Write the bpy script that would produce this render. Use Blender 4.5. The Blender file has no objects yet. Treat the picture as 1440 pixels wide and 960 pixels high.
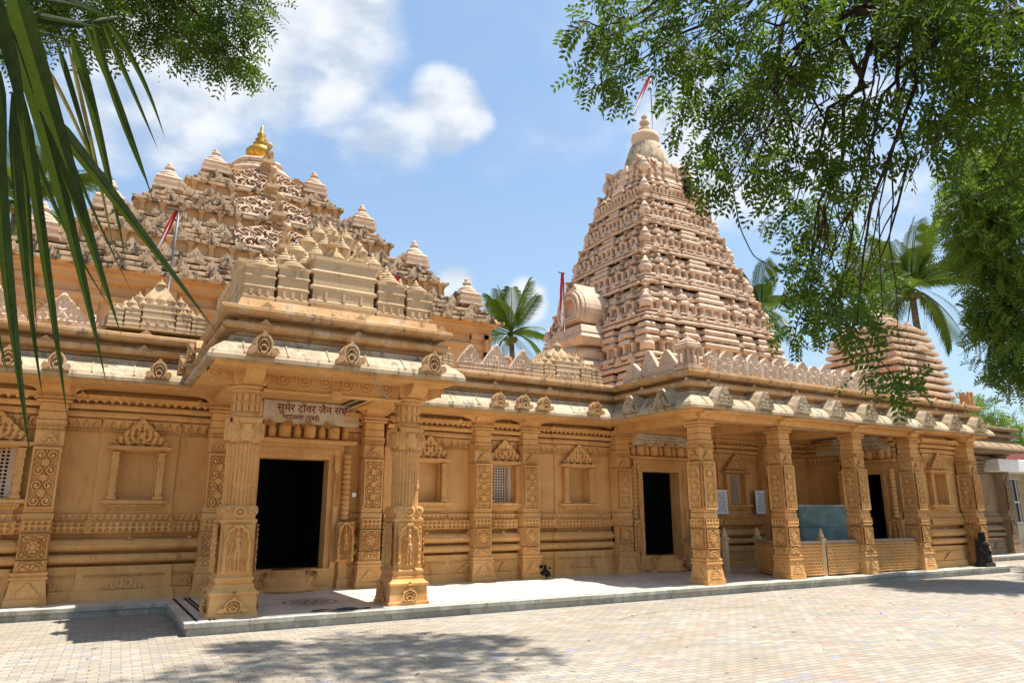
import bpy, math, random
import numpy as np
from math import sin, cos, pi, radians, hypot, atan, atan2, sqrt
rnd = random.Random(7); RNG = np.random.default_rng(7)
S = bpy.context.scene; COL = S.collection

# ---------------------------------------------------------------- camera, sky, sun, exposure
EYE = 1.6
PITCH = atan(240/1000.); YAW = radians(30.25)
cam = bpy.data.cameras.new('camera'); cam.sensor_width = 36; cam.lens = 25.0
cam.clip_end = 3000; cam.clip_start = 0.05
camo = bpy.data.objects.new('camera', cam); COL.objects.link(camo)
camo.location = (0, 0, EYE); camo.rotation_euler = (pi/2 + PITCH, 0, -YAW); S.camera = camo
SUN = np.array([1.12, -0.42, 3.63]); SUN = SUN/np.linalg.norm(SUN)
SUN_EL = math.asin(SUN[2]); SUN_AZ = atan2(SUN[0], SUN[1])
S.view_settings.view_transform = 'Standard'; S.view_settings.look = 'None'
S.view_settings.gamma = 1; S.view_settings.use_curve_mapping = False
S.view_settings.exposure = 1.10; S.cycles.diffuse_bounces = 3
sl = bpy.data.lights.new('sun', 'SUN'); sl.energy = 4.6; sl.angle = radians(.53); sl.color = (1, .95, .86)
so = bpy.data.objects.new('sun', sl); COL.objects.link(so)
from mathutils import Vector
so.rotation_euler = Vector(SUN).to_track_quat('Z', 'Y').to_euler(); so.location = (10, -5, 40)

_F = np.array([sin(YAW)*cos(PITCH), cos(YAW)*cos(PITCH), sin(PITCH)])
_R = np.array([cos(YAW), -sin(YAW), 0]); _U = np.cross(_R, _F)
def bearing(u, v):                     # unit direction from the viewing spot towards a place in the sky / a tree
    d = _F*1000 + _R*(u-720) + _U*(480-v); return d/np.linalg.norm(d)
def along(u, v, dist): return np.array([0, 0, EYE]) + bearing(u, v)*dist

def nd(nt, t, **kw):
    n = nt.nodes.new(t)
    for k, val in kw.items():
        if k.startswith('i_'): n.inputs[int(k[2:]) if k[2:].isdigit() else k[2:].replace('_', ' ')].default_value = val
        else: setattr(n, k, val)
    return n
def mth(nt, op, a, b=None, c=None, clamp=False):
    n = nt.nodes.new('ShaderNodeMath'); n.operation = op; n.use_clamp = clamp
    for i, x in enumerate((a, b, c)):
        if x is None: continue
        if isinstance(x, (int, float)): n.inputs[i].default_value = x
        else: nt.links.new(x, n.inputs[i])
    return n.outputs[0]
def mixc(nt, fac, a, b, mode='MIX'):
    n = nt.nodes.new('ShaderNodeMix'); n.data_type = 'RGBA'; n.blend_type = mode
    for i, x in ((0, fac), (6, a), (7, b)):
        if isinstance(x, (int, float)): n.inputs[i].default_value = x
        elif isinstance(x, tuple): n.inputs[i].default_value = x if len(x) == 4 else x+(1,)
        else: nt.links.new(x, n.inputs[i])
    return n.outputs[2]
def ramp(nt, x, a, b):
    n = nt.nodes.new('ShaderNodeMapRange'); n.interpolation_type = 'SMOOTHSTEP'
    n.inputs[1].default_value = a; n.inputs[2].default_value = b
    nt.links.new(x, n.inputs[0]); return n.outputs[0]

W = bpy.data.worlds.new('World'); S.world = W; W.use_nodes = True; nt = W.node_tree; nt.nodes.clear()
sky = nd(nt, 'ShaderNodeTexSky', sky_type='NISHITA', sun_disc=False, sun_elevation=SUN_EL, sun_rotation=SUN_AZ,
         altitude=50, air_density=1.15, dust_density=1.6, ozone_density=1.4)
tc = nd(nt, 'ShaderNodeTexCoord')
gen = tc.outputs['Generated']
n1 = nd(nt, 'ShaderNodeTexNoise'); n1.inputs['Scale'].default_value = 4.0; n1.inputs['Detail'].default_value = 8; n1.inputs['Roughness'].default_value = .58
n2 = nd(nt, 'ShaderNodeTexNoise'); n2.inputs['Scale'].default_value = 13; n2.inputs['Detail'].default_value = 6
mp = nd(nt, 'ShaderNodeMapping'); mp.inputs['Scale'].default_value = (1, 1, 1.7); nt.links.new(gen, mp.inputs[0])
nt.links.new(mp.outputs[0], n1.inputs['Vector']); nt.links.new(mp.outputs[0], n2.inputs['Vector'])
CLOUDS = [(250, 90, 8, 1), (350, 40, 9, 1), (440, 60, 7, 1), (500, 40, 4, .8), (330, 150, 7, .75), (430, 150, 6, .7), (230, 200, 6, .45), (520, 215, 4, .75), (560, 185, 4, .9), (620, 160, 3.6, 1), (650, 165, 2.5, .9),
          (740, 420, 2.0, .95), (640, 400, 1.7, .85), (590, 210, 3, .5), (90, 120, 6, .45), (1020, 210, 7, .85), (1130, 180, 7, .75), (1010, 150, 4, .7), (1250, 280, 5, .5), (160, 225, 2, .7)]
tot = None
for u, v, r, w in CLOUDS:
    d = bearing(u, v)
    dp = nd(nt, 'ShaderNodeVectorMath', operation='DOT_PRODUCT'); dp.inputs[1].default_value = tuple(d); nt.links.new(gen, dp.inputs[0])
    x = mth(nt, 'MULTIPLY', ramp(nt, dp.outputs['Value'], cos(radians(r*1.35)), 1 - (1-cos(radians(r)))*.05), w)
    tot = x if tot is None else mth(nt, 'MAXIMUM', tot, x)
edge = mth(nt, 'ADD', mth(nt, 'MULTIPLY', mth(nt, 'SUBTRACT', n1.outputs[0], .5), 1.9), mth(nt, 'MULTIPLY', mth(nt, 'SUBTRACT', n2.outputs[0], .5), .55))
cov = ramp(nt, mth(nt, 'ADD', tot, edge),   .34, 1.02)
cov = mth(nt, 'MULTIPLY', cov, ramp(nt, tot, .02, .25))
wisp = mth(nt, 'MULTIPLY', ramp(nt, n1.outputs[0], .50, .80), .32)
cov = mth(nt, 'MAXIMUM', cov, wisp)
# pale high haze everywhere, thicker towards the horizon
sepz = nd(nt, 'ShaderNodeSeparateXYZ'); nt.links.new(gen, sepz.inputs[0])
hz = mth(nt, 'ADD', mth(nt, 'MULTIPLY', mth(nt, 'SUBTRACT', 1, ramp(nt, sepz.outputs[2], .0, .55)), .30), .25)
skyb = mixc(nt, 1.0, sky.outputs[0], (1.62, 2.08, 2.36), 'MULTIPLY')
skyc = mixc(nt, hz, skyb, (7.2, 8.4, 9.5))
shade = ramp(nt, n2.outputs[0], .3, .65)
cc = mixc(nt, shade, (7.0, 7.8, 8.9), (11.6, 11.8, 12.0))
fin = mixc(nt, mth(nt, 'MULTIPLY', cov, .86), skyc, cc)
bg = nd(nt, 'ShaderNodeBackground'); bg.inputs['Strength'].default_value = .042; nt.links.new(fin, bg.inputs[0])
out = nd(nt, 'ShaderNodeOutputWorld'); nt.links.new(bg.outputs[0], out.inputs[0])

# ---------------------------------------------------------------- materials
def mat(name): m = bpy.data.materials.new(name); m.use_nodes = True; m.node_tree.nodes.clear(); return m
def finish(m, nt, color, rough=.85, bump=None, bstr=.3, bdist=.02, spec=.3, metal=0, trans=None):
    p = nd(nt, 'ShaderNodeBsdfPrincipled')
    if isinstance(color, tuple): p.inputs['Base Color'].default_value = color if len(color) == 4 else color+(1,)
    else: nt.links.new(color, p.inputs['Base Color'])
    if isinstance(rough, (int, float)): p.inputs['Roughness'].default_value = rough
    else: nt.links.new(rough, p.inputs['Roughness'])
    p.inputs['Specular IOR Level'].default_value = spec; p.inputs['Metallic'].default_value = metal
    if bump is not None:
        b = nd(nt, 'ShaderNodeBump'); b.inputs['Strength'].default_value = bstr; b.inputs['Distance'].default_value = bdist
        nt.links.new(bump, b.inputs['Height']); nt.links.new(b.outputs[0], p.inputs['Normal'])
    o = nd(nt, 'ShaderNodeOutputMaterial')
    if trans:
        t = nd(nt, 'ShaderNodeBsdfTranslucent')
        if isinstance(trans[0], tuple): t.inputs[0].default_value = trans[0]+(1,)
        else: nt.links.new(trans[0], t.inputs[0])
        mx = nd(nt, 'ShaderNodeMixShader'); mx.inputs[0].default_value = trans[1]
        nt.links.new(p.outputs[0], mx.inputs[1]); nt.links.new(t.outputs[0], mx.inputs[2]); nt.links.new(mx.outputs[0], o.inputs[0])
    else: nt.links.new(p.outputs[0], o.inputs[0])
    return m
def noise(nt, vec, scale, detail=4, rough=.5):
    n = nd(nt, 'ShaderNodeTexNoise'); n.inputs['Scale'].default_value = scale; n.inputs['Detail'].default_value = detail; n.inputs['Roughness'].default_value = rough
    nt.links.new(vec, n.inputs['Vector']); return n.outputs[0]
def wpos(nt, sc=(1, 1, 1)):
    g = nd(nt, 'ShaderNodeNewGeometry'); m = nd(nt, 'ShaderNodeMapping'); m.inputs['Scale'].default_value = sc
    nt.links.new(g.outputs['Position'], m.inputs[0]); return m.outputs[0]
def stone(name, a, b, stain=(.10, .08, .06), sfrom=.62, sto=.8, samt=.5, pale=None, bstr=.35, rust=None, top_dirt=0, carve=0, fine=.3):
    m = mat(name); nt = m.node_tree; v = wpos(nt)
    c = mixc(nt, ramp(nt, noise(nt, v, 1.3, 5, .6), .35, .68), a, b)
    c = mixc(nt, mth(nt, 'MULTIPLY', ramp(nt, noise(nt, v, 26, 3), .45, .75), .28), c, tuple(x*.72 for x in a))
    c = mixc(nt, mth(nt, 'MULTIPLY', ramp(nt, noise(nt, v, 15, 6, .75), .50, .66), fine), c, tuple(x*.45 for x in a))
    # each block of stone its own tint
    vo = nd(nt, 'ShaderNodeTexVoronoi'); vo.feature = 'F1'; vo.distance = 'CHEBYCHEV'; vo.inputs['Scale'].default_value = 1.25; nt.links.new(v, vo.inputs['Vector'])
    hs = nd(nt, 'ShaderNodeSeparateColor'); nt.links.new(vo.outputs['Color'], hs.inputs[0])
    c = mixc(nt, mth(nt, 'MULTIPLY', hs.outputs[0], .38), c, tuple(min(1, x*1.18) for x in b))
    c = mixc(nt, mth(nt, 'MULTIPLY', hs.outputs[1], .30), c, tuple(x*.7 for x in a))
    if pale: c = mixc(nt, mth(nt, 'MULTIPLY', ramp(nt, noise(nt, wpos(nt, (1, 1, .7)), 3.1, 6, .65), .5, .66), pale[1]), c, pale[0])
    if rust: c = mixc(nt, mth(nt, 'MULTIPLY', ramp(nt, noise(nt, wpos(nt, (1.5, 1.5, .5)), 2.2, 5, .6), .52, .72), rust[1]), c, rust[0])
    st = ramp(nt, noise(nt, wpos(nt, (2.2, 2.2, .55)), 2.6, 7, .72), sfrom, sto)
    st = mth(nt, 'MULTIPLY', st, samt)
    if top_dirt:
        g = nd(nt, 'ShaderNodeNewGeometry'); s = nd(nt, 'ShaderNodeSeparateXYZ'); nt.links.new(g.outputs['True Normal'], s.inputs[0])
        up = mth(nt, 'MULTIPLY', ramp(nt, s.outputs[2], .2, .8), mth(nt, 'MULTIPLY', ramp(nt, noise(nt, v, 4.5, 6, .7), .42, .62), top_dirt))
        st = mth(nt, 'MAXIMUM', st, up)
    c = mixc(nt, st, c, stain)
    bp = mth(nt, 'ADD', noise(nt, v, 60, 4, .6), mth(nt, 'MULTIPLY', noise(nt, v, 9, 4, .6), .8))
    if carve:
        vv = nd(nt, 'ShaderNodeTexVoronoi'); vv.feature = 'SMOOTH_F1'; vv.inputs['Scale'].default_value = carve; nt.links.new(v, vv.inputs['Vector'])
        bp = mth(nt, 'ADD', bp, mth(nt, 'MULTIPLY', ramp(nt, vv.outputs['Distance'], .05, .5), -2.2))
    return finish(m, nt, c, .88, bp, bstr, .012, .2)
M = {}
M['gold'] = stone('golden_sandstone', (.62, .31, .102), (.72, .405, .16), stain=(.13, .07, .03), sfrom=.55, sto=.74, samt=.5, rust=((.48, .20, .05), .40))
M['plain'] = stone('golden_sandstone_plain', (.64, .33, .115), (.72, .40, .155), stain=(.24, .125, .05), sfrom=.54, sto=.74, samt=.42, rust=((.52, .25, .07), .30), bstr=.25, fine=.14)
M['pink'] = stone('pink_sandstone', (.60, .43, .305), (.67, .505, .38), stain=(.13, .10, .08), sfrom=.54, sto=.72, samt=.55, pale=((.60, .49, .385), .6), rust=((.46, .225, .10), .6), top_dirt=.3)
M['roofstone'] = stone('weathered_roof_sandstone', (.50, .355, .23), (.58, .435, .295), stain=(.04, .036, .032), sfrom=.47, sto=.60, samt=.9, pale=((.55, .45, .33), .4), rust=((.55, .28, .10), .5), top_dirt=.45)
M['warmroof'] = stone('orange_recess_sandstone', (.50, .29, .135), (.58, .365, .19), stain=(.12, .08, .05), sfrom=.62, sto=.8, samt=.4)
M['cornice'] = stone('cornice_sandstone', (.46, .26, .115), (.54, .345, .175), stain=(.055, .045, .036), sfrom=.52, sto=.68, samt=.75, pale=((.60, .50, .37), .5), rust=((.52, .25, .08), .6), top_dirt=.3)
M['chajja'] = stone('whitewashed_eave_slab', (.41, .30, .185), (.53, .42, .285), stain=(.08, .07, .055), sfrom=.50, sto=.66, samt=.75, pale=((.60, .51, .38), .5), top_dirt=.35)
M['kuta'] = stone('tan_sandstone', (.52, .355, .20), (.60, .435, .265), stain=(.08, .06, .045), sfrom=.52, sto=.68, samt=.65, pale=((.55, .43, .28), .4), top_dirt=.2)
M['lattice'] = stone('pale_pink_fretwork', (.37, .25, .175), (.44, .315, .23), samt=.2)
M['shaded'] = stone('grey_brown_shaded_stone', (.22, .15, .09), (.32, .22, .13), samt=.6)  # far wing: tree shade put into the stone colour; plain grey-brown on the inlay
M['black'] = stone('black_stone', (.018, .016, .015), (.04, .035, .03), stain=(.10, .09, .08), samt=.4)
M['interior'] = stone('unlit_interior_stone', (.012, .010, .009), (.02, .016, .013), samt=.1)  # near-black colour stands in for the unlit temple interior
M['panelstone'] = stone('marble_sign_slab', (.56, .45, .32), (.64, .54, .40), stain=(.22, .19, .12), sfrom=.52, sto=.72, samt=.5, pale=((.66, .62, .52), .5), bstr=.08)
def simple(name, c, rough=.6, spec=.4, metal=0, var=.25, sc=8):
    m = mat(name); nt = m.node_tree; v = wpos(nt)
    col = mixc(nt, ramp(nt, noise(nt, v, sc, 5, .6), .3, .7), tuple(x*(1-var) for x in c), tuple(min(1, x*(1+var)) for x in c))
    return finish(m, nt, col, rough, noise(nt, v, sc*4, 3), .12, .01, spec, metal)
M['redpaint'] = simple('maroon_letter_paint', (.17, .012, .02), .6)
M['ink'] = simple('faded_ink', (.22, .08, .05), .8)
M['blueink'] = simple('printed_ink', (.07, .07, .10), .8)
M['brass'] = simple('gilded_brass', (.50, .27, .035), .38, .5, .65, .35, 12)
M['red'] = simple('red_cloth', (.42, .025, .03), .9, .1)
M['white'] = simple('white_cloth', (.74, .71, .68), .9, .1)
M['pole'] = simple('grey_pole', (.12, .12, .13), .5)
M['paper'] = simple('white_paper', (.74, .75, .78), .7, .2, 0, .06)
M['plastic'] = simple('white_plastic', (.72, .72, .70), .4, .4, 0, .08)
M['teal'] = simple('teal_paint', (.16, .26, .245), .45, .5, 0, .3, 3)
M['tealdark'] = simple('dark_teal_paint', (.035, .10, .10), .5)
M['aluminium'] = simple('dull_aluminium', (.45, .47, .48), .4, .5, .6)
M['cream'] = simple('cream_wall_paint', (.66, .56, .38), .8)
M['whitepaint'] = simple('white_concrete_paint', (.74, .74, .72), .7, .3, 0, .08, 3)
M['redroof'] = simple('red_roof_sheet', (.20, .045, .035), .7)
M['glass'] = simple('dark_window_glass', (.02, .025, .028), .12, .6)
M['hive'] = simple('dark_honeycomb', (.022, .014, .010), .9, .1, 0, .5, 20)
M['cable'] = simple('black_cable', (.02, .02, .02), .6)
M['bark'] = simple('dark_bark', (.045, .032, .024), .95, .1, 0, .4, 14)
M['palmbark'] = simple('palm_bark', (.17, .13, .09), .95, .1, 0, .4, 9)
M['coco'] = simple('coconut_husk', (.20, .14, .04), .7)
M['carpet'] = simple('dark_green_mat', (.02, .05, .04), .95)
def leafmat(name, a, b, c, tr=.35, sc=2.5, rough=.62, streak=False):
    m = mat(name); nt = m.node_tree; v = wpos(nt, (1, 1, 1) if not streak else (14, 14, .8))
    col = mixc(nt, ramp(nt, noise(nt, v, sc, 3), .35, .65), a, b)
    col = mixc(nt, mth(nt, 'MULTIPLY', ramp(nt, noise(nt, v, 41, 2), .56, .70), .8), col, c)
    tcol = mixc(nt, .35, col, (.20, .30, .02))
    return finish(m, nt, col, rough, None, spec=.16, trans=(tcol, tr))
M['neem'] = leafmat('neem_leaf', (.026, .056, .008), (.058, .112, .013), (.20, .27, .030), .42)
M['tree'] = leafmat('fine_leaf', (.07, .135, .018), (.12, .20, .03), (.19, .26, .045), .5, 1.2)
M['palm'] = leafmat('palm_leaf', (.042, .082, .010), (.085, .14, .018), (.19, .19, .03), .32, .9, .35)
M['palmnear'] = leafmat('shaded_palm_leaf', (.009, .020, .004), (.018, .034, .006), (.05, .08, .012), .2, 3.5, .6, True)  # darker copy of the palm leaf, backlit shade put into its colour
M['drypalm'] = leafmat('dry_palm_leaf', (.16, .11, .04), (.22, .16, .06), (.10, .09, .03), .25)
M['gold2'] = M['gold']
# marble floor: slabs with joints
def marble():
    m = mat('marble_slab'); nt = m.node_tree; v = wpos(nt)
    c = mixc(nt, ramp(nt, noise(nt, v, 2.1, 8, .7), .4, .62), (.50, .455, .375), (.62, .575, .49))
    vein = mth(nt, 'ABSOLUTE', mth(nt, 'SUBTRACT', noise(nt, wpos(nt, (1, 1, 2)), 1.6, 9, .7), .5))
    c = mixc(nt, mth(nt, 'MULTIPLY', mth(nt, 'SUBTRACT', 1, ramp(nt, vein, .0, .05)), .5), c, (.34, .33, .29))
    br = nd(nt, 'ShaderNodeTexBrick'); br.inputs['Scale'].default_value = 1; br.inputs['Mortar Size'].default_value = .006
    br.inputs['Brick Width'].default_value = 1.25; br.inputs['Row Height'].default_value = .62; nt.links.new(v, br.inputs['Vector'])
    c = mixc(nt, mth(nt, 'MULTIPLY', br.outputs['Fac'], .6), c, (.22, .20, .17))
    c = mixc(nt, mth(nt, 'MULTIPLY', ramp(nt, noise(nt, v, .9, 5, .65), .5, .7), .35), c, (.50, .42, .30))
    return finish(m, nt, c, mth(nt, 'ADD', .28, mth(nt, 'MULTIPLY', noise(nt, v, 3, 3), .35)), noise(nt, v, 40, 3), .05, .01, .4)
M['marble'] = marble()
M['kerbstone'] = stone('stained_marble_kerb', (.30, .275, .225), (.42, .395, .33), stain=(.13, .13, .09), sfrom=.48, sto=.7, samt=.7, pale=((.56, .53, .46), .6), bstr=.2)
def pavers():
    m = mat('brick_pavers'); nt = m.node_tree; g = nd(nt, 'ShaderNodeNewGeometry')
    mp = nd(nt, 'ShaderNodeMapping'); mp.inputs['Rotation'].default_value = (0, 0, radians(2)); nt.links.new(g.outputs['Position'], mp.inputs[0])
    sx = nd(nt, 'ShaderNodeSeparateXYZ'); nt.links.new(mp.outputs[0], sx.inputs[0])
    bw, bh = .20, .10
    row = mth(nt, 'FLOOR', mth(nt, 'DIVIDE', sx.outputs[1], bh))
    off = mth(nt, 'MULTIPLY', mth(nt, 'FLOORED_MODULO', row, 2.0), .5)
    xs = mth(nt, 'ADD', mth(nt, 'DIVIDE', sx.outputs[0], bw), off)
    colm = mth(nt, 'FLOOR', xs)
    cb = nd(nt, 'ShaderNodeCombineXYZ'); nt.links.new(colm, cb.inputs[0]); nt.links.new(row, cb.inputs[1])
    wn = nd(nt, 'ShaderNodeTexWhiteNoise'); wn.noise_dimensions = '2D'; nt.links.new(cb.outputs[0], wn.inputs['Vector'])
    hs = nd(nt, 'ShaderNodeSeparateColor'); nt.links.new(wn.outputs['Color'], hs.inputs[0])
    fx = mth(nt, 'FRACT', xs); fy = mth(nt, 'FRACT', mth(nt, 'DIVIDE', sx.outputs[1], bh))
    jx = mth(nt, 'MINIMUM', fx, mth(nt, 'SUBTRACT', 1, fx)); jy = mth(nt, 'MINIMUM', fy, mth(nt, 'SUBTRACT', 1, fy))
    joint = mth(nt, 'MINIMUM', mth(nt, 'MULTIPLY', jx, bw), mth(nt, 'MULTIPLY', jy, bh))
    jm = mth(nt, 'SUBTRACT', 1, ramp(nt, joint, .002, .007))
    c = mixc(nt, hs.outputs[0], (.25, .219, .175), (.35, .312, .252))
    c = mixc(nt, ramp(nt, hs.outputs[1], .90, .92), c, (.33, .25, .19))
    # red brick lines forming large squares and odd blue-grey bricks in loose clusters
    def gridline(ax, per, sh, wd):
        f = mth(nt, 'FRACT', mth(nt, 'DIVIDE', mth(nt, 'ADD', ax, sh), per)); return mth(nt, 'LESS_THAN', f, wd/per)
    bx = mth(nt, 'MULTIPLY', colm, bw); by = mth(nt, 'MULTIPLY', row, bh)
    dg1 = mth(nt, 'ADD', mth(nt, 'MULTIPLY', bx, .83), mth(nt, 'MULTIPLY', by, .56)); dg2 = mth(nt, 'SUBTRACT', mth(nt, 'MULTIPLY', bx, .56), mth(nt, 'MULTIPLY', by, .83))
    rl = mth(nt, 'MAXIMUM', gridline(dg1, 2.1, .3, .19), gridline(dg2, 2.1, .7, .17))
    rl = mth(nt, 'MULTIPLY', mth(nt, 'MULTIPLY', rl, ramp(nt, sx.outputs[0], 3.5, 6.5)), mth(nt, 'GREATER_THAN', hs.outputs[2], .42))
    c = mixc(nt, mth(nt, 'MULTIPLY', rl, .36), c, (.34, .17, .125))
    cl = ramp(nt, noise(nt, wpos(nt), .9, 3), .42, .62)
    bl = mth(nt, 'GREATER_THAN', mth(nt, 'ADD', hs.outputs[1], mth(nt, 'MULTIPLY', cl, .075)), .985)
    c = mixc(nt, mth(nt, 'MULTIPLY', bl, .75), c, (.21, .23, .28))
    v = wpos(nt)
    c = mixc(nt, mth(nt, 'MULTIPLY', ramp(nt, noise(nt, v, .55, 6, .65), .40, .66), .5), c, (.235, .19, .14))
    c = mixc(nt, mth(nt, 'MULTIPLY', ramp(nt, noise(nt, v, 30, 4, .6), .5, .7), .25), c, (.25, .19, .14))
    c = mixc(nt, mth(nt, 'MULTIPLY', jm, .45), c, (.11, .088, .066))
    h = mth(nt, 'ADD', mth(nt, 'SUBTRACT', mth(nt, 'MULTIPLY', hs.outputs[2], .35), mth(nt, 'MULTIPLY', jm, 1.2)), mth(nt, 'MULTIPLY', noise(nt, v, 50, 3), .25))
    return finish(m, nt, c, .85, h, .8, .008, .25)
M['pavers'] = pavers()
M['soil'] = simple('dry_soil', (.36, .26, .16), .95, .1, 0, .3, 1.5)

# ---------------------------------------------------------------- mesh builder
class MB:
    def __init__(s): s.v = []; s.n = 0; s.f = []; s.sm = []
    def add(s, v, f, sm=False):
        v = np.asarray(v, float).reshape(-1, 3); b = s.n; s.v.append(v); s.n += len(v)
        s.f.extend([tuple(int(i)+b for i in q) for q in f]); s.sm.extend([sm]*len(f)); return s
    def box(s, x0, x1, y0, y1, z0, z1):
        v = [(x0, y0, z0), (x1, y0, z0), (x1, y1, z0), (x0, y1, z0), (x0, y0, z1), (x1, y0, z1), (x1, y1, z1), (x0, y1, z1)]
        return s.add(v, [(0, 3, 2, 1), (4, 5, 6, 7), (0, 1, 5, 4), (1, 2, 6, 5), (2, 3, 7, 6), (3, 0, 4, 7)])
    def frus(s, cx, cy, z0, z1, w0, d0, w1, d1):
        v = [(cx-w0, cy-d0, z0), (cx+w0, cy-d0, z0), (cx+w0, cy+d0, z0), (cx-w0, cy+d0, z0), (cx-w1, cy-d1, z1), (cx+w1, cy-d1, z1), (cx+w1, cy+d1, z1), (cx-w1, cy+d1, z1)]
        return s.add(v, [(0, 3, 2, 1), (4, 5, 6, 7), (0, 1, 5, 4), (1, 2, 6, 5), (2, 3, 7, 6), (3, 0, 4, 7)])
    def sq(s, cx, cy, prof, asp=1.0):           # square stack: (half width, z)
        for (a, z0), (b, z1) in zip(prof[:-1], prof[1:]):
            if z1 - z0 > 1e-5: s.frus(cx, cy, z0, z1, a, a*asp, b, b*asp)
        return s
    def lathe(s, cx, cy, prof, n=16, sm=True, lobes=0, amp=0, rot=0):
        a = np.arange(n)*2*pi/n + rot; k = 1 + (amp*np.abs(np.cos(a*lobes/2)) if lobes else 0)
        v = []
        for r, z in prof: v.append(np.stack([cx+r*k*np.cos(a), cy+r*k*np.sin(a), np.full(n, z)], 1))
        v = np.concatenate(v); f = []
        for i in range(len(prof)-1):
            for j in range(n): f.append((i*n+j, i*n+(j+1) % n, (i+1)*n+(j+1) % n, (i+1)*n+j))
        f.append(tuple(range(n))[::-1]); f.append(tuple((len(prof)-1)*n+j for j in range(n)))
        return s.add(v, f, sm)
    def extr(s, path, prof, closed=False, cap=True, sm=False, pre=None, post=None):   # prof (out, z); outward = right of travel, mitred
        P = np.array(path, float); n = len(P); m = len(prof); O = []
        for i in range(n):
            a = P[i-1] if (closed or i > 0) else pre; b = P[(i+1) % n] if (closed or i < n-1) else post
            a = None if a is None else np.asarray(a, float); b = None if b is None else np.asarray(b, float)
            ds = []
            if a is not None: ds.append((P[i]-a)/np.linalg.norm(P[i]-a))
            if b is not None: ds.append((b-P[i])/np.linalg.norm(b-P[i]))
            ns = [np.array([d[1], -d[0]]) for d in ds]
            o = ns[0] if len(ns) == 1 else (ns[0]+ns[1])/max(.15, (1+ns[0]@ns[1]))
            O.append(o)
        v = []
        for o, z in prof:
            for i in range(n): q = P[i]+O[i]*o; v.append((q[0], q[1], z))
        f = []; cnt = n if closed else n-1
        for k in range(m-1):
            for i in range(cnt):
                j = (i+1) % n; f.append((k*n+i, k*n+j, (k+1)*n+j, (k+1)*n+i))
        if cap and not closed:
            f.append(tuple(k*n for k in range(m))); f.append(tuple(k*n+n-1 for k in range(m))[::-1])
        if closed and cap:
            f.append(tuple(range(n))[::-1]); f.append(tuple((m-1)*n+i for i in range(n)))
        return s.add(v, f, sm)
    def hf(s, org, ux, uz, un, w, h, H, mask=None, sm=True):   # relief sheet w x h, heights H[row, col]
        ny, nx = H.shape; org, ux, uz, un = map(lambda q: np.asarray(q, float), (org, ux, uz, un))
        A, B = np.meshgrid(np.linspace(0, w, nx), np.linspace(0, h, ny))
        v = org + A[..., None]*ux + B[..., None]*uz + H[..., None]*un
        idx = np.arange(ny*nx).reshape(ny, nx)
        q = np.stack([idx[:-1, :-1], idx[:-1, 1:], idx[1:, 1:], idx[1:, :-1]], -1)
        if mask is not None:
            k = mask[:-1, :-1] & mask[:-1, 1:] & mask[1:, 1:] & mask[1:, :-1]; q = q[k]
        return s.add(v.reshape(-1, 3), q.reshape(-1, 4).tolist(), sm)
    def prism(s, pts, org, ux, uz, un, t):        # flat outline extruded by t along un
        org, ux, uz, un = map(lambda q: np.asarray(q, float), (org, ux, uz, un)); n = len(pts)
        a = [org+ux*p[0]+uz*p[1] for p in pts]; b = [q+un*t for q in a]
        f = [tuple(range(n, 2*n)), tuple(range(n))[::-1]]+[(i, (i+1) % n, n+(i+1) % n, n+i) for i in range(n)]
        return s.add(a+b, f)
    def tube(s, pts, rad, n=6, sm=True):
        P = np.array(pts, float); m = len(P); r = np.full(m, rad) if np.isscalar(rad) else np.array(rad)
        T = np.gradient(P, axis=0); T /= np.linalg.norm(T, axis=1)[:, None]+1e-9
        ref = np.array([0, 0, 1.]) if abs(T[0][2]) < .9 else np.array([1., 0, 0]); v = []
        a = np.arange(n)*2*pi/n
        for i in range(m):
            e = np.cross(T[i], ref); e /= np.linalg.norm(e)+1e-9; g = np.cross(T[i], e)
            v.append(P[i]+r[i]*(np.cos(a)[:, None]*e+np.sin(a)[:, None]*g))
        f = [(i*n+j, i*n+(j+1) % n, (i+1)*n+(j+1) % n, (i+1)*n+j) for i in range(m-1) for j in range(n)]
        f += [tuple(range(n)), tuple((m-1)*n+j for j in range(n))]
        return s.add(np.concatenate(v), f, sm)
    def ell(s, c, r, n=10, m=7):
        return s.lathe_ell(c, r, n, m)
    def lathe_ell(s, c, r, n, m):
        a = np.arange(n)*2*pi/n; v = []
        for i in range(m):
            t = -pi/2+.12+(pi-.24)*i/(m-1); v.append(np.stack([c[0]+r[0]*cos(t)*np.cos(a), c[1]+r[1]*cos(t)*np.sin(a), np.full(n, c[2]+r[2]*sin(t))], 1))
        f = [(i*n+j, i*n+(j+1) % n, (i+1)*n+(j+1) % n, (i+1)*n+j) for i in range(m-1) for j in range(n)]+[tuple(range(n))[::-1], tuple((m-1)*n+j for j in range(n))]
        return s.add(np.concatenate(v), f, True)
    def mesh(s, name, m):
        me = bpy.data.meshes.new(name); V = np.concatenate(s.v) if s.v else np.zeros((0, 3))
        me.vertices.add(len(V)); me.vertices.foreach_set('co', V.ravel())
        cnt = np.array([len(q) for q in s.f], np.int32); li = np.concatenate([np.array(q, np.int32) for q in s.f])
        me.loops.add(len(li)); me.loops.foreach_set('vertex_index', li)
        me.polygons.add(len(cnt)); me.polygons.foreach_set('loop_start', np.concatenate([[0], np.cumsum(cnt)[:-1]]).astype(np.int32))
        me.polygons.foreach_set('use_smooth', np.array(s.sm, bool))
        me.update(calc_edges=True); me.validate(); me.materials.append(M[m]); return me
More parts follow.
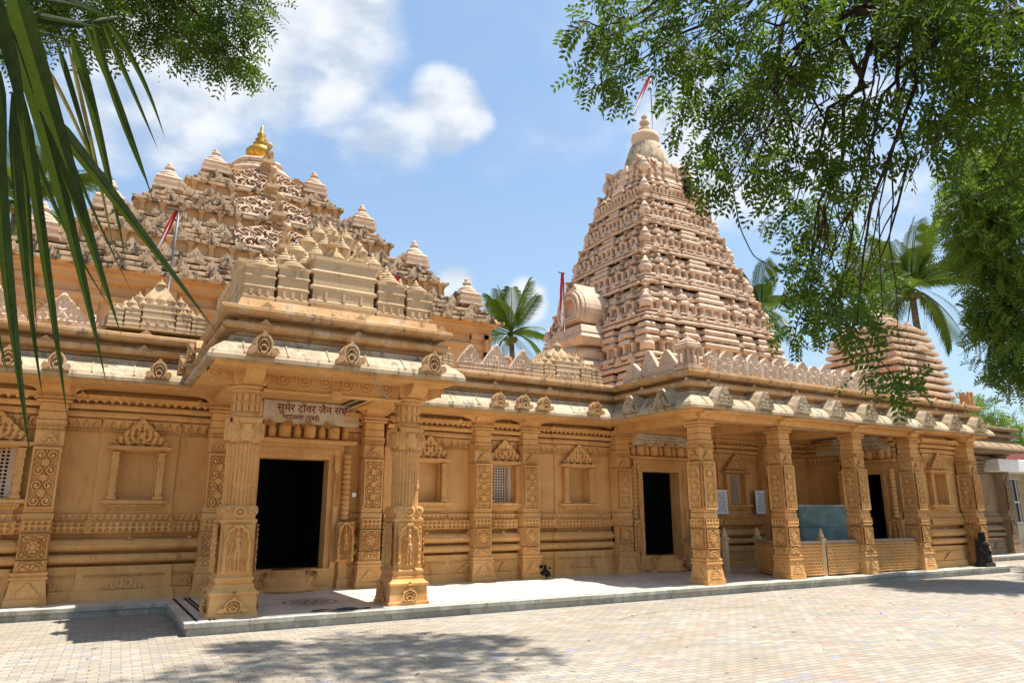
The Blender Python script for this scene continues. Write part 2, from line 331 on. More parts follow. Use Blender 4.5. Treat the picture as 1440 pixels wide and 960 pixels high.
    def build(s, name, m, parent=None, loc=(0, 0, 0), rz=0, label=None, bevel=0):
        o = bpy.data.objects.new(name, s.mesh(name, m)); COL.objects.link(o); o.location = loc; o.rotation_euler = (0, 0, rz)
        if parent: o.parent = parent
        if label: o['label'] = label
        if bevel:
            b = o.modifiers.new('bevel', 'BEVEL'); b.width = bevel; b.segments = 1; b.limit_method = 'ANGLE'; b.angle_limit = radians(50)
        return o
def tag(o, label=None, cat=None, group=None, kind=None):
    for k, v in (('label', label), ('category', cat), ('group', group), ('kind', kind)):
        if v: o[k] = v
    return o
def thing(name, label, cat, loc=(0, 0, 0), rz=0, group=None):
    o = bpy.data.objects.new(name, None); COL.objects.link(o); o.location = loc; o.rotation_euler = (0, 0, rz); o.empty_display_size = .2
    return tag(o, label, cat, group)
def part(name, parent, loc=(0, 0, 0), rz=0, label=None):      # a part that holds sub-parts
    o = bpy.data.objects.new(name, None); COL.objects.link(o); o.parent = parent; o.location = loc; o.rotation_euler = (0, 0, rz); o.empty_display_size = .1
    if label: o['label'] = label
    return o
def copy_tree(o, parent=None):
    c = o.copy(); COL.objects.link(c); c.parent = parent
    for ch in list(o.children): copy_tree(ch, c)
    return c

# ---------------------------------------------------------------- carved relief patterns (height 0..1 over a w x h panel)
def ss(a, b, x): t = np.clip((x-a)/(b-a), 0, 1); return t*t*(3-2*t)
def gridxy(w, h, res): 
    nx = max(4, int(w/res)); ny = max(4, int(h/res)); return np.meshgrid(np.linspace(-w/2, w/2, nx), np.linspace(0, h, ny))
def r_frame(X, Y, w, h, b, H):
    d = np.minimum(np.minimum(w/2-np.abs(X), Y), h-Y); fr = ss(b*1.0, b*.75, d); return np.where(d < b, fr, H*ss(b, b*1.5, d))
def r_scroll(X, Y, w, h, cell):
    k = np.floor(Y/cell); yc = Y-(k+.5)*cell; sg = np.where(k % 2 == 0, 1., -1.); H = np.zeros_like(X)
    xa = np.abs(X); cx = w*.24; R = min(w*.26, cell*.52)
    dx = (xa-cx); rho = np.hypot(dx, yc); th = np.arctan2(yc*sg, dx)
    ph = (rho/(R*.52)-th/(2*pi)) % 1
    sp = ss(.18, .34, ph)*ss(.98, .8, ph); H = np.where(rho < R, np.where(rho < R*.2, 1-rho/R, sp), 0)
    leaf = np.abs(np.sin(np.arctan2(yc, xa-w*.02)*4))*ss(.0, .3, 1-np.hypot(xa/(w*.2), (np.abs(yc)-cell*.5)/(cell*.28)))
    H = np.maximum(H, leaf*.85*(rho >= R*.98))
    stem = ss(.016, .006, np.abs(xa-w*.035*np.cos(Y/cell*2*pi)))*.7
    return np.maximum(H, stem)
def r_lozenge(X, Y, w, h):
    x = X/(w/2); y = (Y-h/2)/(h/2); d = np.abs(x)+np.abs(y)*.95+.12*np.cos(4*np.arctan2(y, x))
    H = ss(.08, .03, np.abs(d-.84))*.9
    pet = np.abs(np.sin(np.arctan2(y, x)*4))**.7*ss(.78, .6, d)*ss(.1, .3, np.hypot(x, y)); pet2 = ss(.30, .1, np.hypot(x, y))
    cor = ss(1.0, 1.12, d)*np.abs(np.sin(np.arctan2(1-np.abs(y), 1-np.abs(x))*5))
    return np.maximum(np.maximum(H, pet*.8), np.maximum(pet2, cor*.7))
def r_rosette(X, Y, w, h):
    x = X/(w/2); y = Y/h; r = np.hypot(x, y); th = np.arctan2(y, x)
    return np.maximum(ss(.10, .03, np.abs(r-.85)), np.abs(np.sin(th*4))**.8*ss(.74, .6, r)*ss(.1, .25, r))*.9+ss(.95, 1.1, r)*.5*np.abs(np.sin(x*9))
def r_band(X, Y, w, h, pitch):                # arcade of little tongues in two rows
    fx = (X/pitch) % 1-.5; y = Y/h; 
    row = np.where(y > .5, (y-.5)*2, y*2); a = np.hypot(fx*2.2, np.clip(row-.45, 0, 1)*2.0); hole = ss(.85, .6, a)*ss(.06, .16, row)
    H = 1-hole*.95; return np.where((y < .05) | (y > .95) | (np.abs(y-.5) < .035), 1, H)
def r_teeth(X, Y, w, h, pitch):               # hanging leaf fringe
    fx = np.abs((X/pitch) % 1-.5)*2; y = Y/h; H = ss(.0, .22, (y-.15)-.65*(fx**1.4)) ; bead = ss(.9, .5, np.hypot(fx*1.2, (y-.12)*5))
    H = H*(.55+.45*np.abs(np.cos(fx*pi*1.5))); return np.where(y > .9, 1, np.maximum(H, bead*.8*(y < .26)))
def r_ped(X, Y, w, h):                        # triangular pediment foliage + mask
    x = X/(w/2); y = Y/h; lim = 1-np.abs(x); out = y/np.maximum(lim+.06*np.abs(np.sin(x*14)), 1e-3)
    m = out < 1.02
    ph = np.hypot(x*1.3, (y-.32)*1.3); th = np.arctan2(y-.32, x)
    H = np.abs(np.sin(ph*11-th*1.0*np.sign(x)))*.8; med = ss(.22, .12, ph); H = np.where(ph < .26, med, H)
    lobes = np.abs(np.sin(np.abs(x)*16)*np.cos(y*15)); H = np.maximum(H*.7, lobes*.8)
    rim = ss(.80, .86, out); H = np.where(out > .82, .9*rim, H)
    return H*ss(1.02, .97, out), m
def r_jali(X, Y, w, h, p):
    row = np.floor(Y/p); xx = (X/(p*1.35)+np.where(row % 2 == 0, 0, .5)) % 1-.5; yy = (Y/p) % 1-.5
    return 1-ss(.38, .26, np.hypot(xx, yy))
FIG = [(0, .86, .075, .085, .9), (0, .95, .05, .07, .75), (0, .70, .125, .10, .9), (.015, .60, .085, .09, .8), (.02, .50, .125, .075, .95), (-.045, .37, .065, .15, .85), (.075, .37, .062, .14, .85), (-.05, .17, .042, .15, .7), (.085, .17, .042, .15, .7), (-.07, .03, .07, .03, .6), (.11, .03, .07, .03, .6),
       (-.17, .63, .038, .10, .7), (-.205, .50, .034, .085, .7), (.17, .68, .036, .09, .7), (.225, .80, .034, .085, .65), (.25, .90, .045, .04, .6), (-.24, .42, .05, .05, .6), (-.20, .13, .05, .11, .5), (.24, .13, .05, .11, .5), (-.2, .26, .035, .035, .5), (.24, .26, .035, .035, .5)]
def r_figure(X, Y, w, h):                     # standing deity in an arched niche
    x = X/w; y = Y/h; H = np.zeros_like(X)
    for cx, cy, rx, ry, a in FIG:
        d = ((x*1.05-cx)/rx)**2+((y/.92-.03-cy)/ry)**2; H = np.maximum(H, a*np.sqrt(np.clip(1-d, 0, 1)))
    arch = np.hypot(x/.40, np.clip(y-.62, 0, 1)/.34); wob = .05*np.cos(np.arctan2(y-.62, x)*10)
    rimm = ss(.16, .08, np.abs(arch-1.02-wob)); H = np.maximum(H, rimm*.85)
    H = np.where(arch > 1.16+wob, np.maximum(.55+.4*np.abs(np.sin(x*40)*np.sin(y*30)), 0), H)
    post = ss(.5, .46, np.abs(x))*ss(.36, .40, np.abs(x))*(y < .62)*(.65+.3*np.abs(np.sin(y*22))); return np.maximum(H, post)
def r_arch(X, Y, w, h):                       # horseshoe gavaksha + mask
    x = X/(w/2); y = Y/h; r = np.hypot(x/.62, (y-.36)/.56); side = np.hypot((np.abs(x)-.74)/.27, (y-.14)/.2); tip = np.hypot(x/.16, (y-.95)/.08)
    m = (r < 1.0) | (side < 1) | (tip < 1) | ((y < .2) & (np.abs(x) < .75))
    H = ss(.05, .03, np.abs(r-.93))*.6+ss(.14, .08, np.abs(r-.80))+ss(.09, .05, np.abs(r-.50))*.8
    ri = np.hypot(x/.26, (y-.2)/.24); H = np.maximum(H, ss(.25, .1, np.abs(ri-.8))*.8)
    H = np.maximum(H, (side < 1)*(.45+.5*np.abs(np.sin(side*9)))); H = np.maximum(H, (tip < 1)*.8); return np.clip(H, 0, 1), m
def relief(mb, kind, cx, z0, w, h, y, d, res=.012, face='f', a=None, base=0.0):
    """carved sheet standing y out of the wall plane (outward = -y), relief depth d; face f/l/r/b of a square shaft of half width y"""
    X, Y = gridxy(w, h, res); mask = None
    if kind == 'scroll': H = r_frame(X, Y, w, h, min(w, h)*.09, r_scroll(X, Y, w*.84, h, a))
    elif kind == 'lozenge': H = r_frame(X, Y, w, h, w*.05, r_lozenge(X, Y, w*.94, h*.96))
    elif kind == 'rosette': H = r_rosette(X, Y, w, h)
    elif kind == 'band': H = r_band(X, Y, w, h, a)
    elif kind == 'teeth': H = r_teeth(X, Y, w, h, a)
    elif kind == 'ped': H, mask = r_ped(X, Y, w, h)
    elif kind == 'jali': H = r_frame(X, Y, w, h, .03, r_jali(X, Y, w, h, a))
    elif kind == 'figure': H = r_figure(X, Y, w, h)
    elif kind == 'arch': H, mask = r_arch(X, Y, w, h)
    if kind not in ('figure', 'jali'): H = np.clip((H-.10)/.38, 0, 1)
    H = H*(d*1.5+.016)+base if kind not in ('figure', 'arch') else H*d*1.9+base
    if face == 'f': o, ux, un = (cx-w/2, -y, z0), (1, 0, 0), (0, -1, 0)
    elif face == 'l': o, ux, un = (-y, cx+w/2, z0), (0, -1, 0), (-1, 0, 0)
    elif face == 'r': o, ux, un = (y, cx-w/2, z0), (0, 1, 0), (1, 0, 0)
    else: o, ux, un = (cx+w/2, y, z0), (-1, 0, 0), (0, 1, 0)
    mb.hf(o, ux, (0, 0, 1), un, w, h, H, mask)
    return mb

# ---------------------------------------------------------------- ground, platform
Z0 = .17
g = MB(); g.add([(-1500, -1500, -.012), (1500, -1500, -.012), (1500, 1500, -.012), (-1500, 1500, -.012)], [(0, 1, 2, 3)]); tag(g.build('ground', 'soil'), kind='structure')
g = MB(); g.add([(-16, -8, 0), (60, -8, 0), (60, 15, 0), (-16, 15, 0)], [(0, 1, 2, 3)]); tag(g.build('paved_yard', 'pavers'), kind='structure')
g = MB()
g.extr([(-9, 13.5), (1.3, 13.5), (1.3, 10.83), (22.3, 10.80), (22.3, 13.3), (29.5, 13.3)], [(-.04, -.01), (-.04, .10), (0, .105), (.0, Z0-.008), (-.008, Z0)], cap=False)
tag(g.build('kerb', 'kerbstone'), kind='structure')
g = MB()
g.add([(-9, 13.508, Z0), (1.308, 13.508, Z0), (1.308, 10.838, Z0), (22.292, 10.808, Z0), (22.292, 13.308, Z0), (29.5, 13.308, Z0), (29.5, 15, Z0), (-9, 15, Z0)], [tuple(range(8))])
pf = tag(g.build('platform_floor', 'marble'), kind='structure')
g = MB(); g.box(1.45, 1.49, 10.95, 14, Z0, Z0+.004).box(1.62, 1.66, 10.95, 14, Z0, Z0+.004).box(1.68, 1.72, 10.95, 14, Z0, Z0+.004)
g.box(1.72, 22, 10.93, 10.945, Z0, Z0+.004)
g.build('inlay_stripe', 'black', pf)
g = MB(); cx, cy = 3.36, 12.35
for r0, r1, n0 in ((.40, .44, 40), (.27, .30, 40), (.06, .12, 20)):
    a = np.arange(n0)*2*pi/n0; v = [(cx+r1*cos(t), cy+r1*sin(t), Z0+.004) for t in a]+[(cx+r0*cos(t), cy+r0*sin(t), Z0+.004) for t in a]
    g.add(v, [(i, (i+1) % n0, n0+(i+1) % n0, n0+i) for i in range(n0)])
for k in range(8):
    t = k*pi/4; p = np.array([cx, cy]); e = np.array([cos(t), sin(t)]); q = np.array([-e[1], e[0]])
    pts = [p+e*.13, p+e*.2+q*.045, p+e*.265, p+e*.2-q*.045]; g.add([(x, y, Z0+.004) for x, y in pts], [(0, 1, 2, 3)])
g.build('inlay_medallion', 'shaded', pf)

# ---------------------------------------------------------------- pilasters, niches, columns (built once, copied)
def pil_parts(hw, four):
    """square carved shaft; returns meshes base, shaft, capital. local origin on the floor, outward -y; four: free standing"""
    def faces(mb, kind, z0, w, h, y, d, **k):
        for fc in ('f', 'l', 'r', 'b') if four else ('f',): relief(mb, kind, 0, z0, w, h, y, d, face=fc, **k)
        if not four:
            pass
    b = MB(); b.sq(0, 0, [(hw*1.38, Z0), (hw*1.38, .27), (hw*1.32, .275), (hw*1.12, .56), (hw*1.25, .565), (hw*1.25, .60), (hw*1.16, .605), (hw*1.16, .63), (hw*1.22, .635), (hw*1.22, .67), (hw*1.06, .675), (hw*1.06, .70)])
    # gable ornament on the sloping base
    for fc in ('f', 'l', 'r', 'b') if four else ('f', 'l', 'r'):
        X, Y = gridxy(hw*2.0, .22, .01); H, mk = r_ped(X, Y, hw*2.0, .22); H = H*.022+.004
        sl = (hw*1.32-hw*1.12)/.285; nrm = {'f': (0, -1, 0), 'l': (-1, 0, 0), 'r': (1, 0, 0), 'b': (0, 1, 0)}[fc]; ux = {'f': (1, 0, 0), 'l': (0, -1, 0), 'r': (0, 1, 0), 'b': (-1, 0, 0)}[fc]
        n = np.array(nrm, float); u = np.array(ux, float); up = np.array([0, 0, 1.])-n*sl
        b.hf(n*(hw*1.32-.025*sl)-u*hw+np.array([0, 0, .30]), u, up, n, hw*2, .22, H, mk)
    s = MB(); s.sq(0, 0, [(hw*1.03, .70), (hw*1.03, .855), (hw*.86, .856), (hw*.86, .872), (hw, .873), (hw, 1.265), (hw*.86, 1.266), (hw*.86, 1.282), (hw*1.04, 1.283), (hw*1.04, 1.30), (hw, 1.305), (hw, 1.48), (hw*1.04, 1.485), (hw*1.04, 1.585), (hw*.86, 1.586), (hw*.86, 1.60), (hw, 1.605), (hw*.98, 2.66), (hw*.85, 2.661), (hw*.85, 2.676), (hw*1.03, 2.677), (hw*1.03, 2.69), (hw, 2.695), (hw*.98, 2.915), (hw*.98, 3.02), (hw*1.03, 3.025), (hw*1.03, 3.10), (hw*.84, 3.101), (hw*.84, 3.116), (hw*.96, 3.117), (hw*.95, 3.24), (hw*.82, 3.241), (hw*.82, 3.255), (hw*.95, 3.256), (hw*.95, 3.385), (hw*.84, 3.386), (hw*.84, 3.40)])
    w = hw*2
    e = .001
    faces(s, 'rosette', .70, w*.94, .15, hw*1.03+e, .018, res=.010)
    faces(s, 'lozenge', .88, w*.92, .38, hw+e, .022, res=.009)
    faces(s, 'band', 1.31, w*.98, .165, hw+e, .02, a=.085, res=.009)
    faces(s, 'scroll', 1.66, w*.94, .98, hw*.995+e, .028, a=.245, res=.0085)
    faces(s, 'ped', 2.70, w*.8, .19, hw+e, .022, res=.009)
    faces(s, 'band', 2.93, w*.95, .085, hw*.985+e, .015, a=.03, res=.0085)
    c = MB(); c.sq(0, 0, [(hw*1.10, 3.40), (hw*1.22, 3.415), (hw*1.22, 3.435), (hw*1.05, 3.44), (hw*1.05, 3.455), (hw*1.3, 3.47), (hw*1.3, 3.495), (hw*1.0, 3.50), (hw*1.0, 3.54)])
    # brackets flaring under the beam
    q = [(-hw*1.05, 3.54), (hw*1.05, 3.54), (hw*1.25, 3.56), (hw*1.55, 3.63), (hw*2.2, 3.66), (hw*2.2, 3.715), (-hw*2.2, 3.715), (-hw*2.2, 3.66), (-hw*1.55, 3.63), (-hw*1.25, 3.56)]
    c.prism(q, (0, hw*.98, 0), (1, 0, 0), (0, 0, 1), (0, -1, 0), hw*1.96)
    if four: c.prism([(x*.98, z-.002) for x, z in q], (-hw*.97, 0, 0), (0, 1, 0), (0, 0, 1), (1, 0, 0), hw*1.94)
    else: c.prism([(x*.8, z-.002) for x, z in q], (-hw*.97, 0, 0), (0, 1, 0), (0, 0, 1), (1, 0, 0), hw*1.94)
    return b, s, c
PIL = {}
def place_shaft(kind, name, parent, x, y, rz=0, hw=.21, four=False, label=None):
    if kind not in PIL:
        b, s, c = pil_parts(hw, four); PIL[kind] = (b.mesh('base', 'gold'), s.mesh('shaft', 'gold'), c.mesh('capital', 'gold'))
    p = part(name, parent, (x, y, 0), rz, label)
    for nm, me in zip(('base', 'shaft', 'capital'), PIL[kind]):
        o = bpy.data.objects.new(nm, me); COL.objects.link(o); o.parent = p
        if nm != 'shaft' or True:
            bv = o.modifiers.new('bevel', 'BEVEL'); bv.width = .004; bv.segments = 1; bv.limit_method = 'ANGLE'; bv.angle_limit = radians(60)
            o.modifiers.remove(bv) if nm == 'shaft' else None
    return p
NICHE = {}
def place_niche(kind, name, parent, x, y, rz=0, w=.55):
    """framed recess z 1.84-2.63 on a wall plane; kind niche/window"""
    key = (kind, w)
    if key not in NICHE:
        h = w/2; z0, z1 = 1.84, 2.63
        posts = []
        for sg in (-1, 1):                       # stacked turned posts
            fr = MB(); posts.append(fr); cx = sg*(h+.085); 
            for k in range(6):
                zz = z0+k*.132; fr.frus(cx, -.075, zz, zz+.10, .058, .06, .05, .052); fr.frus(cx, -.075, zz+.10, zz+.132, .066, .068, .062, .064)
            fr.box(cx-.075, cx+.075, -.15, 0, z0-.02, z0+.03)
        fr2 = MB(); 
        fr2.extr([(-h-.22, 0.02), (-h-.22, -.14), (h+.22, -.14), (h+.22, 0.02)], [(-.12, 1.64), (-.10, 1.66), (-.05, 1.70), (-.05, 1.73), (.02, 1.75), (.03, 1.80), (.0, 1.815), (-.1, 1.82)])
        relief(fr2, 'teeth', 0, 1.685, w+.30, .05, .10, .012, a=.05, res=.009)
        sh = MB(); sh.extr([(-h-.2, .02), (-h-.2, -.15), (h+.2, -.15), (h+.2, .02)], [(-.1, 2.64), (-.02, 2.655), (.03, 2.68), (.05, 2.69), (.05, 2.72), (-.02, 2.745), (-.1, 2.77)])
        for k in range(-2, 3): relief(sh, 'ped', k*.19, 2.725, .16, .05, .165, .015, res=.012)
        pe = MB(); pw = w+.34; ph = .44
        pe.prism([(-pw/2, 0), (pw/2, 0), (pw*.30, ph*.42), (pw*.12, ph*.78), (0, ph*.98), (-pw*.12, ph*.78), (-pw*.30, ph*.42)], (0, .02, 2.77), (1, 0, 0), (0, 0, 1), (0, -1, 0), .11)
        relief(pe, 'ped', 0, 2.772, pw, ph, .092, .04, res=.010)
        bk = MB()
        bk.box(-h-.02, -h, -.02, .16, z0, z1).box(h, h+.02, -.02, .16, z0, z1).box(-h-.02, h+.02, .16, .19, z0-.02, z1+.02)
        NICHE[key] = [('side_post', q_.mesh('side_post', 'gold')) for q_ in posts]+[('sill', fr2.mesh('sill', 'gold')), ('shelf', sh.mesh('shelf', 'gold')), ('pediment', pe.mesh('pediment', 'gold')), ('recess', bk.mesh('recess', 'plain'))]
        if kind == 'window':
            la = MB(); n = 7; 
            for i in range(n): 
                xx = -h*.72+i*(h*1.44)/(n-1); la.box(xx-.011, xx+.011, .085, .11, z0, z1)
            for k in range(13): zz = z0+.03+k*.061; la.box(-h*.75, h*.75, .081, .106, zz-.011, zz+.011)
            la.box(-h, -h*.74, .06, .12, z0, z1).box(h*.74, h, .06, .12, z0, z1)
            NICHE[key].append(('lattice', la.mesh('lattice', 'pink')))
            dk = MB(); dk.box(-h, h, .150, .158, z0, z1); NICHE[key].append(('opening', dk.mesh('opening', 'interior')))  # dark sheet closing the recess, painted as the unlit depth behind the lattice
    p = part(name, parent, (x, y, 0), rz)
    for nm, me in NICHE[key]:
        o = bpy.data.objects.new(nm, me); COL.objects.link(o); o.parent = p
    return p

# ---------------------------------------------------------------- wall mouldings
WAINSCOT = [(.16, Z0), (.14, .34), (.11, .35), (.09, .72), (-.10, .735), (-.10, .765), (.10, .775), (.145, .80), (.16, .84), (.145, .88), (.10, .915), (-.08, .925), (-.08, .955), (.06, .965), (.13, 1.0), (.155, 1.03), (.15, 1.06), (.10, 1.13), (.04, 1.165), (-.10, 1.175), (-.10, 1.245), (.05, 1.255), (.06, 1.27), (.06, 1.44), (.075, 1.445), (.075, 1.46), (.03, 1.465), (.03, 1.575), (0, 1.58)]
TOPMOULD = [(0, 2.95), (.02, 2.955), (.02, 3.19), (.03, 3.2), (.10, 3.21), (.115, 3.25), (.10, 3.30), (-.02, 3.305), (-.02, 3.335), (.14, 3.34), (.17, 3.38), (.165, 3.42), (.0, 3.43), (.0, 3.475), (.22, 3.49), (.26, 3.52), (.26, 3.57), (.02, 3.58), (.02, 3.72)]
def wall_segments(mb, bays, Y, dirx=True):
    pass
def wall_run(parent, x0, x1, Y, open_, niches, loc=(0, 0, 0), rz=0, name='wall'):
    """wall on plane y=Y local, from x0 to x1; open_ = door gaps (a,b,ztop); niches = centres with half bay width; central bays stand 5 cm proud"""
    segs = []; cur = x0
    for a, b, zt in sorted(open_): segs.append((cur, a)); cur = b
    segs.append((cur, x1))
    lo = MB(); pl = MB(); hi = MB(); fri = MB()
    for a, b in segs:
        path = [(a, Y)]
        for c, hb in niches:
            if a+.05 < c-hb and c+hb < b-.05: path += [(c-hb, Y), (c-hb, Y-.05), (c+hb, Y-.05), (c+hb, Y)]
        path.append((b, Y)); lo.extr(path, WAINSCOT)
    path = [(x0, Y)]
    for c, hb in niches: path += [(c-hb, Y), (c-hb, Y-.05), (c+hb, Y-.05), (c+hb, Y)]
    path.append((x1, Y)); 
    # plain ashlar with openings for niches
    for a, b in segs:
        xs = [a]; cur = a
        for c, hb in niches:
            if not (a < c < b): continue
            pl.box(cur, c-hb, Y, Y+.3, 1.58, 2.95)
            h = .275
            pl.box(c-hb, c-h-.015, Y-.05, Y+.3, 1.58, 2.95); pl.box(c+h+.015, c+hb, Y-.05, Y+.3, 1.58, 2.95)
            pl.box(c-h-.015, c+h+.015, Y-.05, Y+.3, 1.58, 1.84); pl.box(c-h-.015, c+h+.015, Y-.05, Y+.3, 2.63, 2.95)
            cur = c+hb
        pl.box(cur, b, Y, Y+.3, 1.58, 2.95)
    for a, b in segs:
        pp = [(a, Y)]
        for c, hb in niches:
            if a+.05 < c-hb and c+hb < b-.05: pp += [(c-hb, Y), (c-hb, Y-.05), (c+hb, Y-.05), (c+hb, Y)]
        hi.extr(pp+[(b, Y)], TOPMOULD)
    for a, b, zt in open_: pl.box(a, b, Y+.005, Y+.3, 2.95, 3.72)
    inop = lambda x: any(a < x < b for a, b, zt in open_)
    # fringe dentils in the dark recess, pointed
    k = x0+.06
    while k < x1-.05:
        if not inop(k): hi.prism([(-.05, 3.50), (0, 3.43), (.05, 3.50)], (k, Y-.262, 0), (1, 0, 0), (0, 0, 1), (0, -1, 0), .03)
        k += .125
    k = x0+.4
    while k < x1-.2:
        if not inop(k): hi.prism([(-.06, 3.57), (-.03, 3.59), (0, 3.63), (.03, 3.59), (.06, 3.57)], (k, Y-.2, 0), (1, 0, 0), (0, 0, 1), (0, -1, 0), .05)
        k += .62
    # carved bands, following the stepped bays
    def strips():
        for a, b in segs:
            cur = a
            for c, hb in niches:
                if a < c < b: yield cur, c-hb, 0; yield c-hb, c+hb, .05; cur = c+hb
            yield cur, b, 0
    for a, b, o in strips():
        w = b-a-.01
        if w < .06: continue
        c = (a+b)/2
        relief(fri, 'band', c, 1.275, w, .16, -Y+o+.061, .026, a=.10, res=.011)
        relief(fri, 'teeth', c, 1.47, w, .10, -Y+o+.031, .015, a=.10, res=.011)
        relief(fri, 'band', c, 2.96, w, .06, -Y+o+.021, .014, a=.04, res=.010)
        relief(fri, 'teeth', c, 3.03, w, .15, -Y+o+.021, .022, a=.15, res=.011)
        # leaf carving on the lower roll, bead line and foliage on the base course
        X, Y2 = gridxy(w, .12, .011); H = .018*np.abs(np.sin(X*52+Y2*30))*np.sqrt(np.clip(1-((Y2-.06)/.06)**2, 0, 1))+.035*np.sqrt(np.clip(1-((Y2-.06)/.06)**2, 0, 1))
        fri.hf((c-w/2, Y-o-.118, .785), (1, 0, 0), (0, 0, 1), (0, -1, 0), w, .12, H)
        fri.box(a+.01, b-.01, Y-o-.112, Y-o-.09, .585, .60); relief(fri, 'teeth', c, .545, w, .038, -Y+o+.098, .010, a=.05, res=.010)
        if w > .5: relief(fri, 'ped', c, .36, min(.7, w*.6), .20, -Y+o+.108, .014, res=.011); fri.prism([(-.05, 1.155), (0, 1.20), (.05, 1.155)], (c, Y-o-.03, 0), (1, 0, 0), (0, 0, 1), (0, -1, 0), .06)
    w_ = part(name, parent, loc, rz)
    lo.build('wainscot_moulding', 'gold', w_); pl.build('ashlar', 'plain', w_); hi.build('upper_moulding', 'gold', w_); fri.build('carved_band', 'gold', w_)
    return w_

# ---------------------------------------------------------------- eaves
CHAJJA = [(-1.0, 3.715), (-.06, 3.745), (-.0, 3.745), (.0, 3.80), (-.012, 3.815), (-.03, 3.86), (-.12, 3.945), (-.30, 4.09), (-.335, 4.16), (-.60, 4.18)]
CORN = [(-.62, 4.182), (-.42, 4.19), (-.42, 4.235), (-.25, 4.255), (-.215, 4.285), (-.205, 4.32), (-.225, 4.355), (-.27, 4.368), (-.44, 4.38), (-.44, 4.45), (-.25, 4.475), (-.20, 4.50), (-.17, 4.545), (-.175, 4.595), (-.21, 4.612), (-.75, 4.63)]
EAVE = [(-.9, 3.66), (-.16, 3.69), (-.13, 3.70), (-.13, 3.744), (-.9, 3.7449)]
def eaves(parent, path, pre=None, post=None):
    e = part('eave', parent)
    a = MB(); a.extr(path, CHAJJA, pre=pre, post=post); 
    # seams between the eave slabs: thin raised battens
    P = np.array(path, float)
    for i in range(len(P)-1):
        d = P[i+1]-P[i]; L = np.linalg.norm(d); d /= L; n = np.array([d[1], -d[0]]); k = .5
        while k < L-.3:
            q = P[i]+d*k
            pts = []
            for o, z in ((-.02, 3.85), (-.12, 3.95), (-.30, 4.097)):
                pts.append((q[0]+n[0]*o, q[1]+n[1]*o, z+.004))
            a.tube(pts, .014, 5, False); k += .62
    a.build('eave_slab', 'chajja', e)
    b = MB(); b.extr(path, EAVE, pre=pre, post=post); b.build('soffit_beam', 'gold', e)
    c = MB(); c.extr(path, CORN, pre=pre, post=post)
    # tiny crests on the cornice edges
    for i in range(len(P)-1):
        d = P[i+1]-P[i]; L = np.linalg.norm(d); d /= L; n = np.array([d[1], -d[0]]); k = .8
        while k < L-.3:
            for o, z, s in ((-.24, 4.36, .8), (-.2, 4.605, 1)):
                q = P[i]+d*k+n*o
                c.prism([(-.12*s, 0), (.12*s, 0), (.07*s, .035*s), (0, .10*s), (-.07*s, .035*s)], (q[0], q[1], z), (d[0], d[1], 0), (0, 0, 1), (-n[0], -n[1], 0), .05)
            k += 1.45
    c.build('cornice', 'cornice', e)
    return e
ARCH = {}
def eave_arch(parent, x, y, rz=0, s=1.0, z=3.82):
    """small horseshoe dormer standing on the eave"""
    if 'a' not in ARCH:
        m = MB(); w, h = .46, .36; relief(m, 'arch', 0, 0, w, h, .0, .05, res=.008)
        th = [(-.21, 0), (.21, 0), (.20, .08), (.14, .12), (.15, .2), (.09, .29), (.0, .345), (-.09, .29), (-.15, .2), (-.14, .12), (-.20, .08)]
        m.prism(th, (0, .14, 0), (1, 0, 0), (0, 0, 1), (0, -1, 0), .135); ARCH['a'] = m.mesh('eave_arch', 'cornice')
    o = bpy.data.objects.new('eave_arch', ARCH['a']); COL.objects.link(o); o.parent = parent; o.location = (x, y, z); o.rotation_euler = (radians(-16) if False else 0, 0, rz); o.scale = (s, s, s); return o
def eave_gable(parent, x, y, rz=0, s=1.0):
    """ridge-backed gable dormer running up the eave slope"""
    if 'g' not in ARCH:
        m = MB(); w, h = .46, .36
        out = [(-.23, 0), (.23, 0), (.17, .13), (.07, .27), (0, .34), (-.07, .27), (-.17, .13)]
        n = len(out); a = [(p[0], -.0, p[1]) for p in out]; b = [(p[0]*.9, .40, p[1]*.72+.16) for p in out]
        m.add(a+b, [tuple(range(n))[::-1], tuple(range(n, 2*n))]+[((i+1) % n, i, n+i, n+(i+1) % n) for i in range(n)])
        relief(m, 'ped', 0, .012, w*.92, h*.88, .002, .035, res=.009)
        ARCH['g'] = m.mesh('eave_gable', 'chajja')
    o = bpy.data.objects.new('eave_gable', ARCH['g']); COL.objects.link(o); o.parent = parent; o.location = (x, y, 3.825); o.rotation_euler = (0, 0, rz); o.scale = (s, s, s); return o

# ---------------------------------------------------------------- clustered roof shrines (rows of little bells stepping up)
def bell(mb, cx, cy, z, r, n=12, hs=1.0):
    mb.lathe(cx, cy, [(a_, z+(b_-z)*hs) for a_, b_ in [(r*1.0, z), (r*1.08, z+r*.10), (r*1.0, z+r*.22), (r*.86, z+r*.30), (r*.92, z+r*.36), (r*.74, z+r*.52), (r*.5, z+r*.70), (r*.56, z+r*.76), (r*.34, z+r*.90), (r*.16, z+r*1.0), (r*.24, z+r*1.12), (r*.1, z+r*1.3), (r*.02, z+r*1.5)]], n)
def bell_sq(mb, cx, cy, z, r, d=None):
    d = d or r
    for k, (a, dz) in enumerate(((1.06, .16), (.90, .16), (.74, .16), (.56, .15), (.38, .13))):
        zz = z+sum(q[1] for q in ((1.06, .16), (.90, .16), (.74, .16), (.56, .15), (.38, .13))[:k])*min(r, d)*1.15; t = dz*min(r, d)*1.15
        mb.frus(cx, cy, zz, zz+t*.35, r*a*.96, d*a*.96, r*a*1.04, d*a*1.04); mb.frus(cx, cy, zz+t*.35, zz+t, r*a*1.04, d*a*1.04, r*(a-.17), d*(a-.17))
    bell(mb, cx, cy, z+.80*min(r, d), min(r, d)*.42, 8)
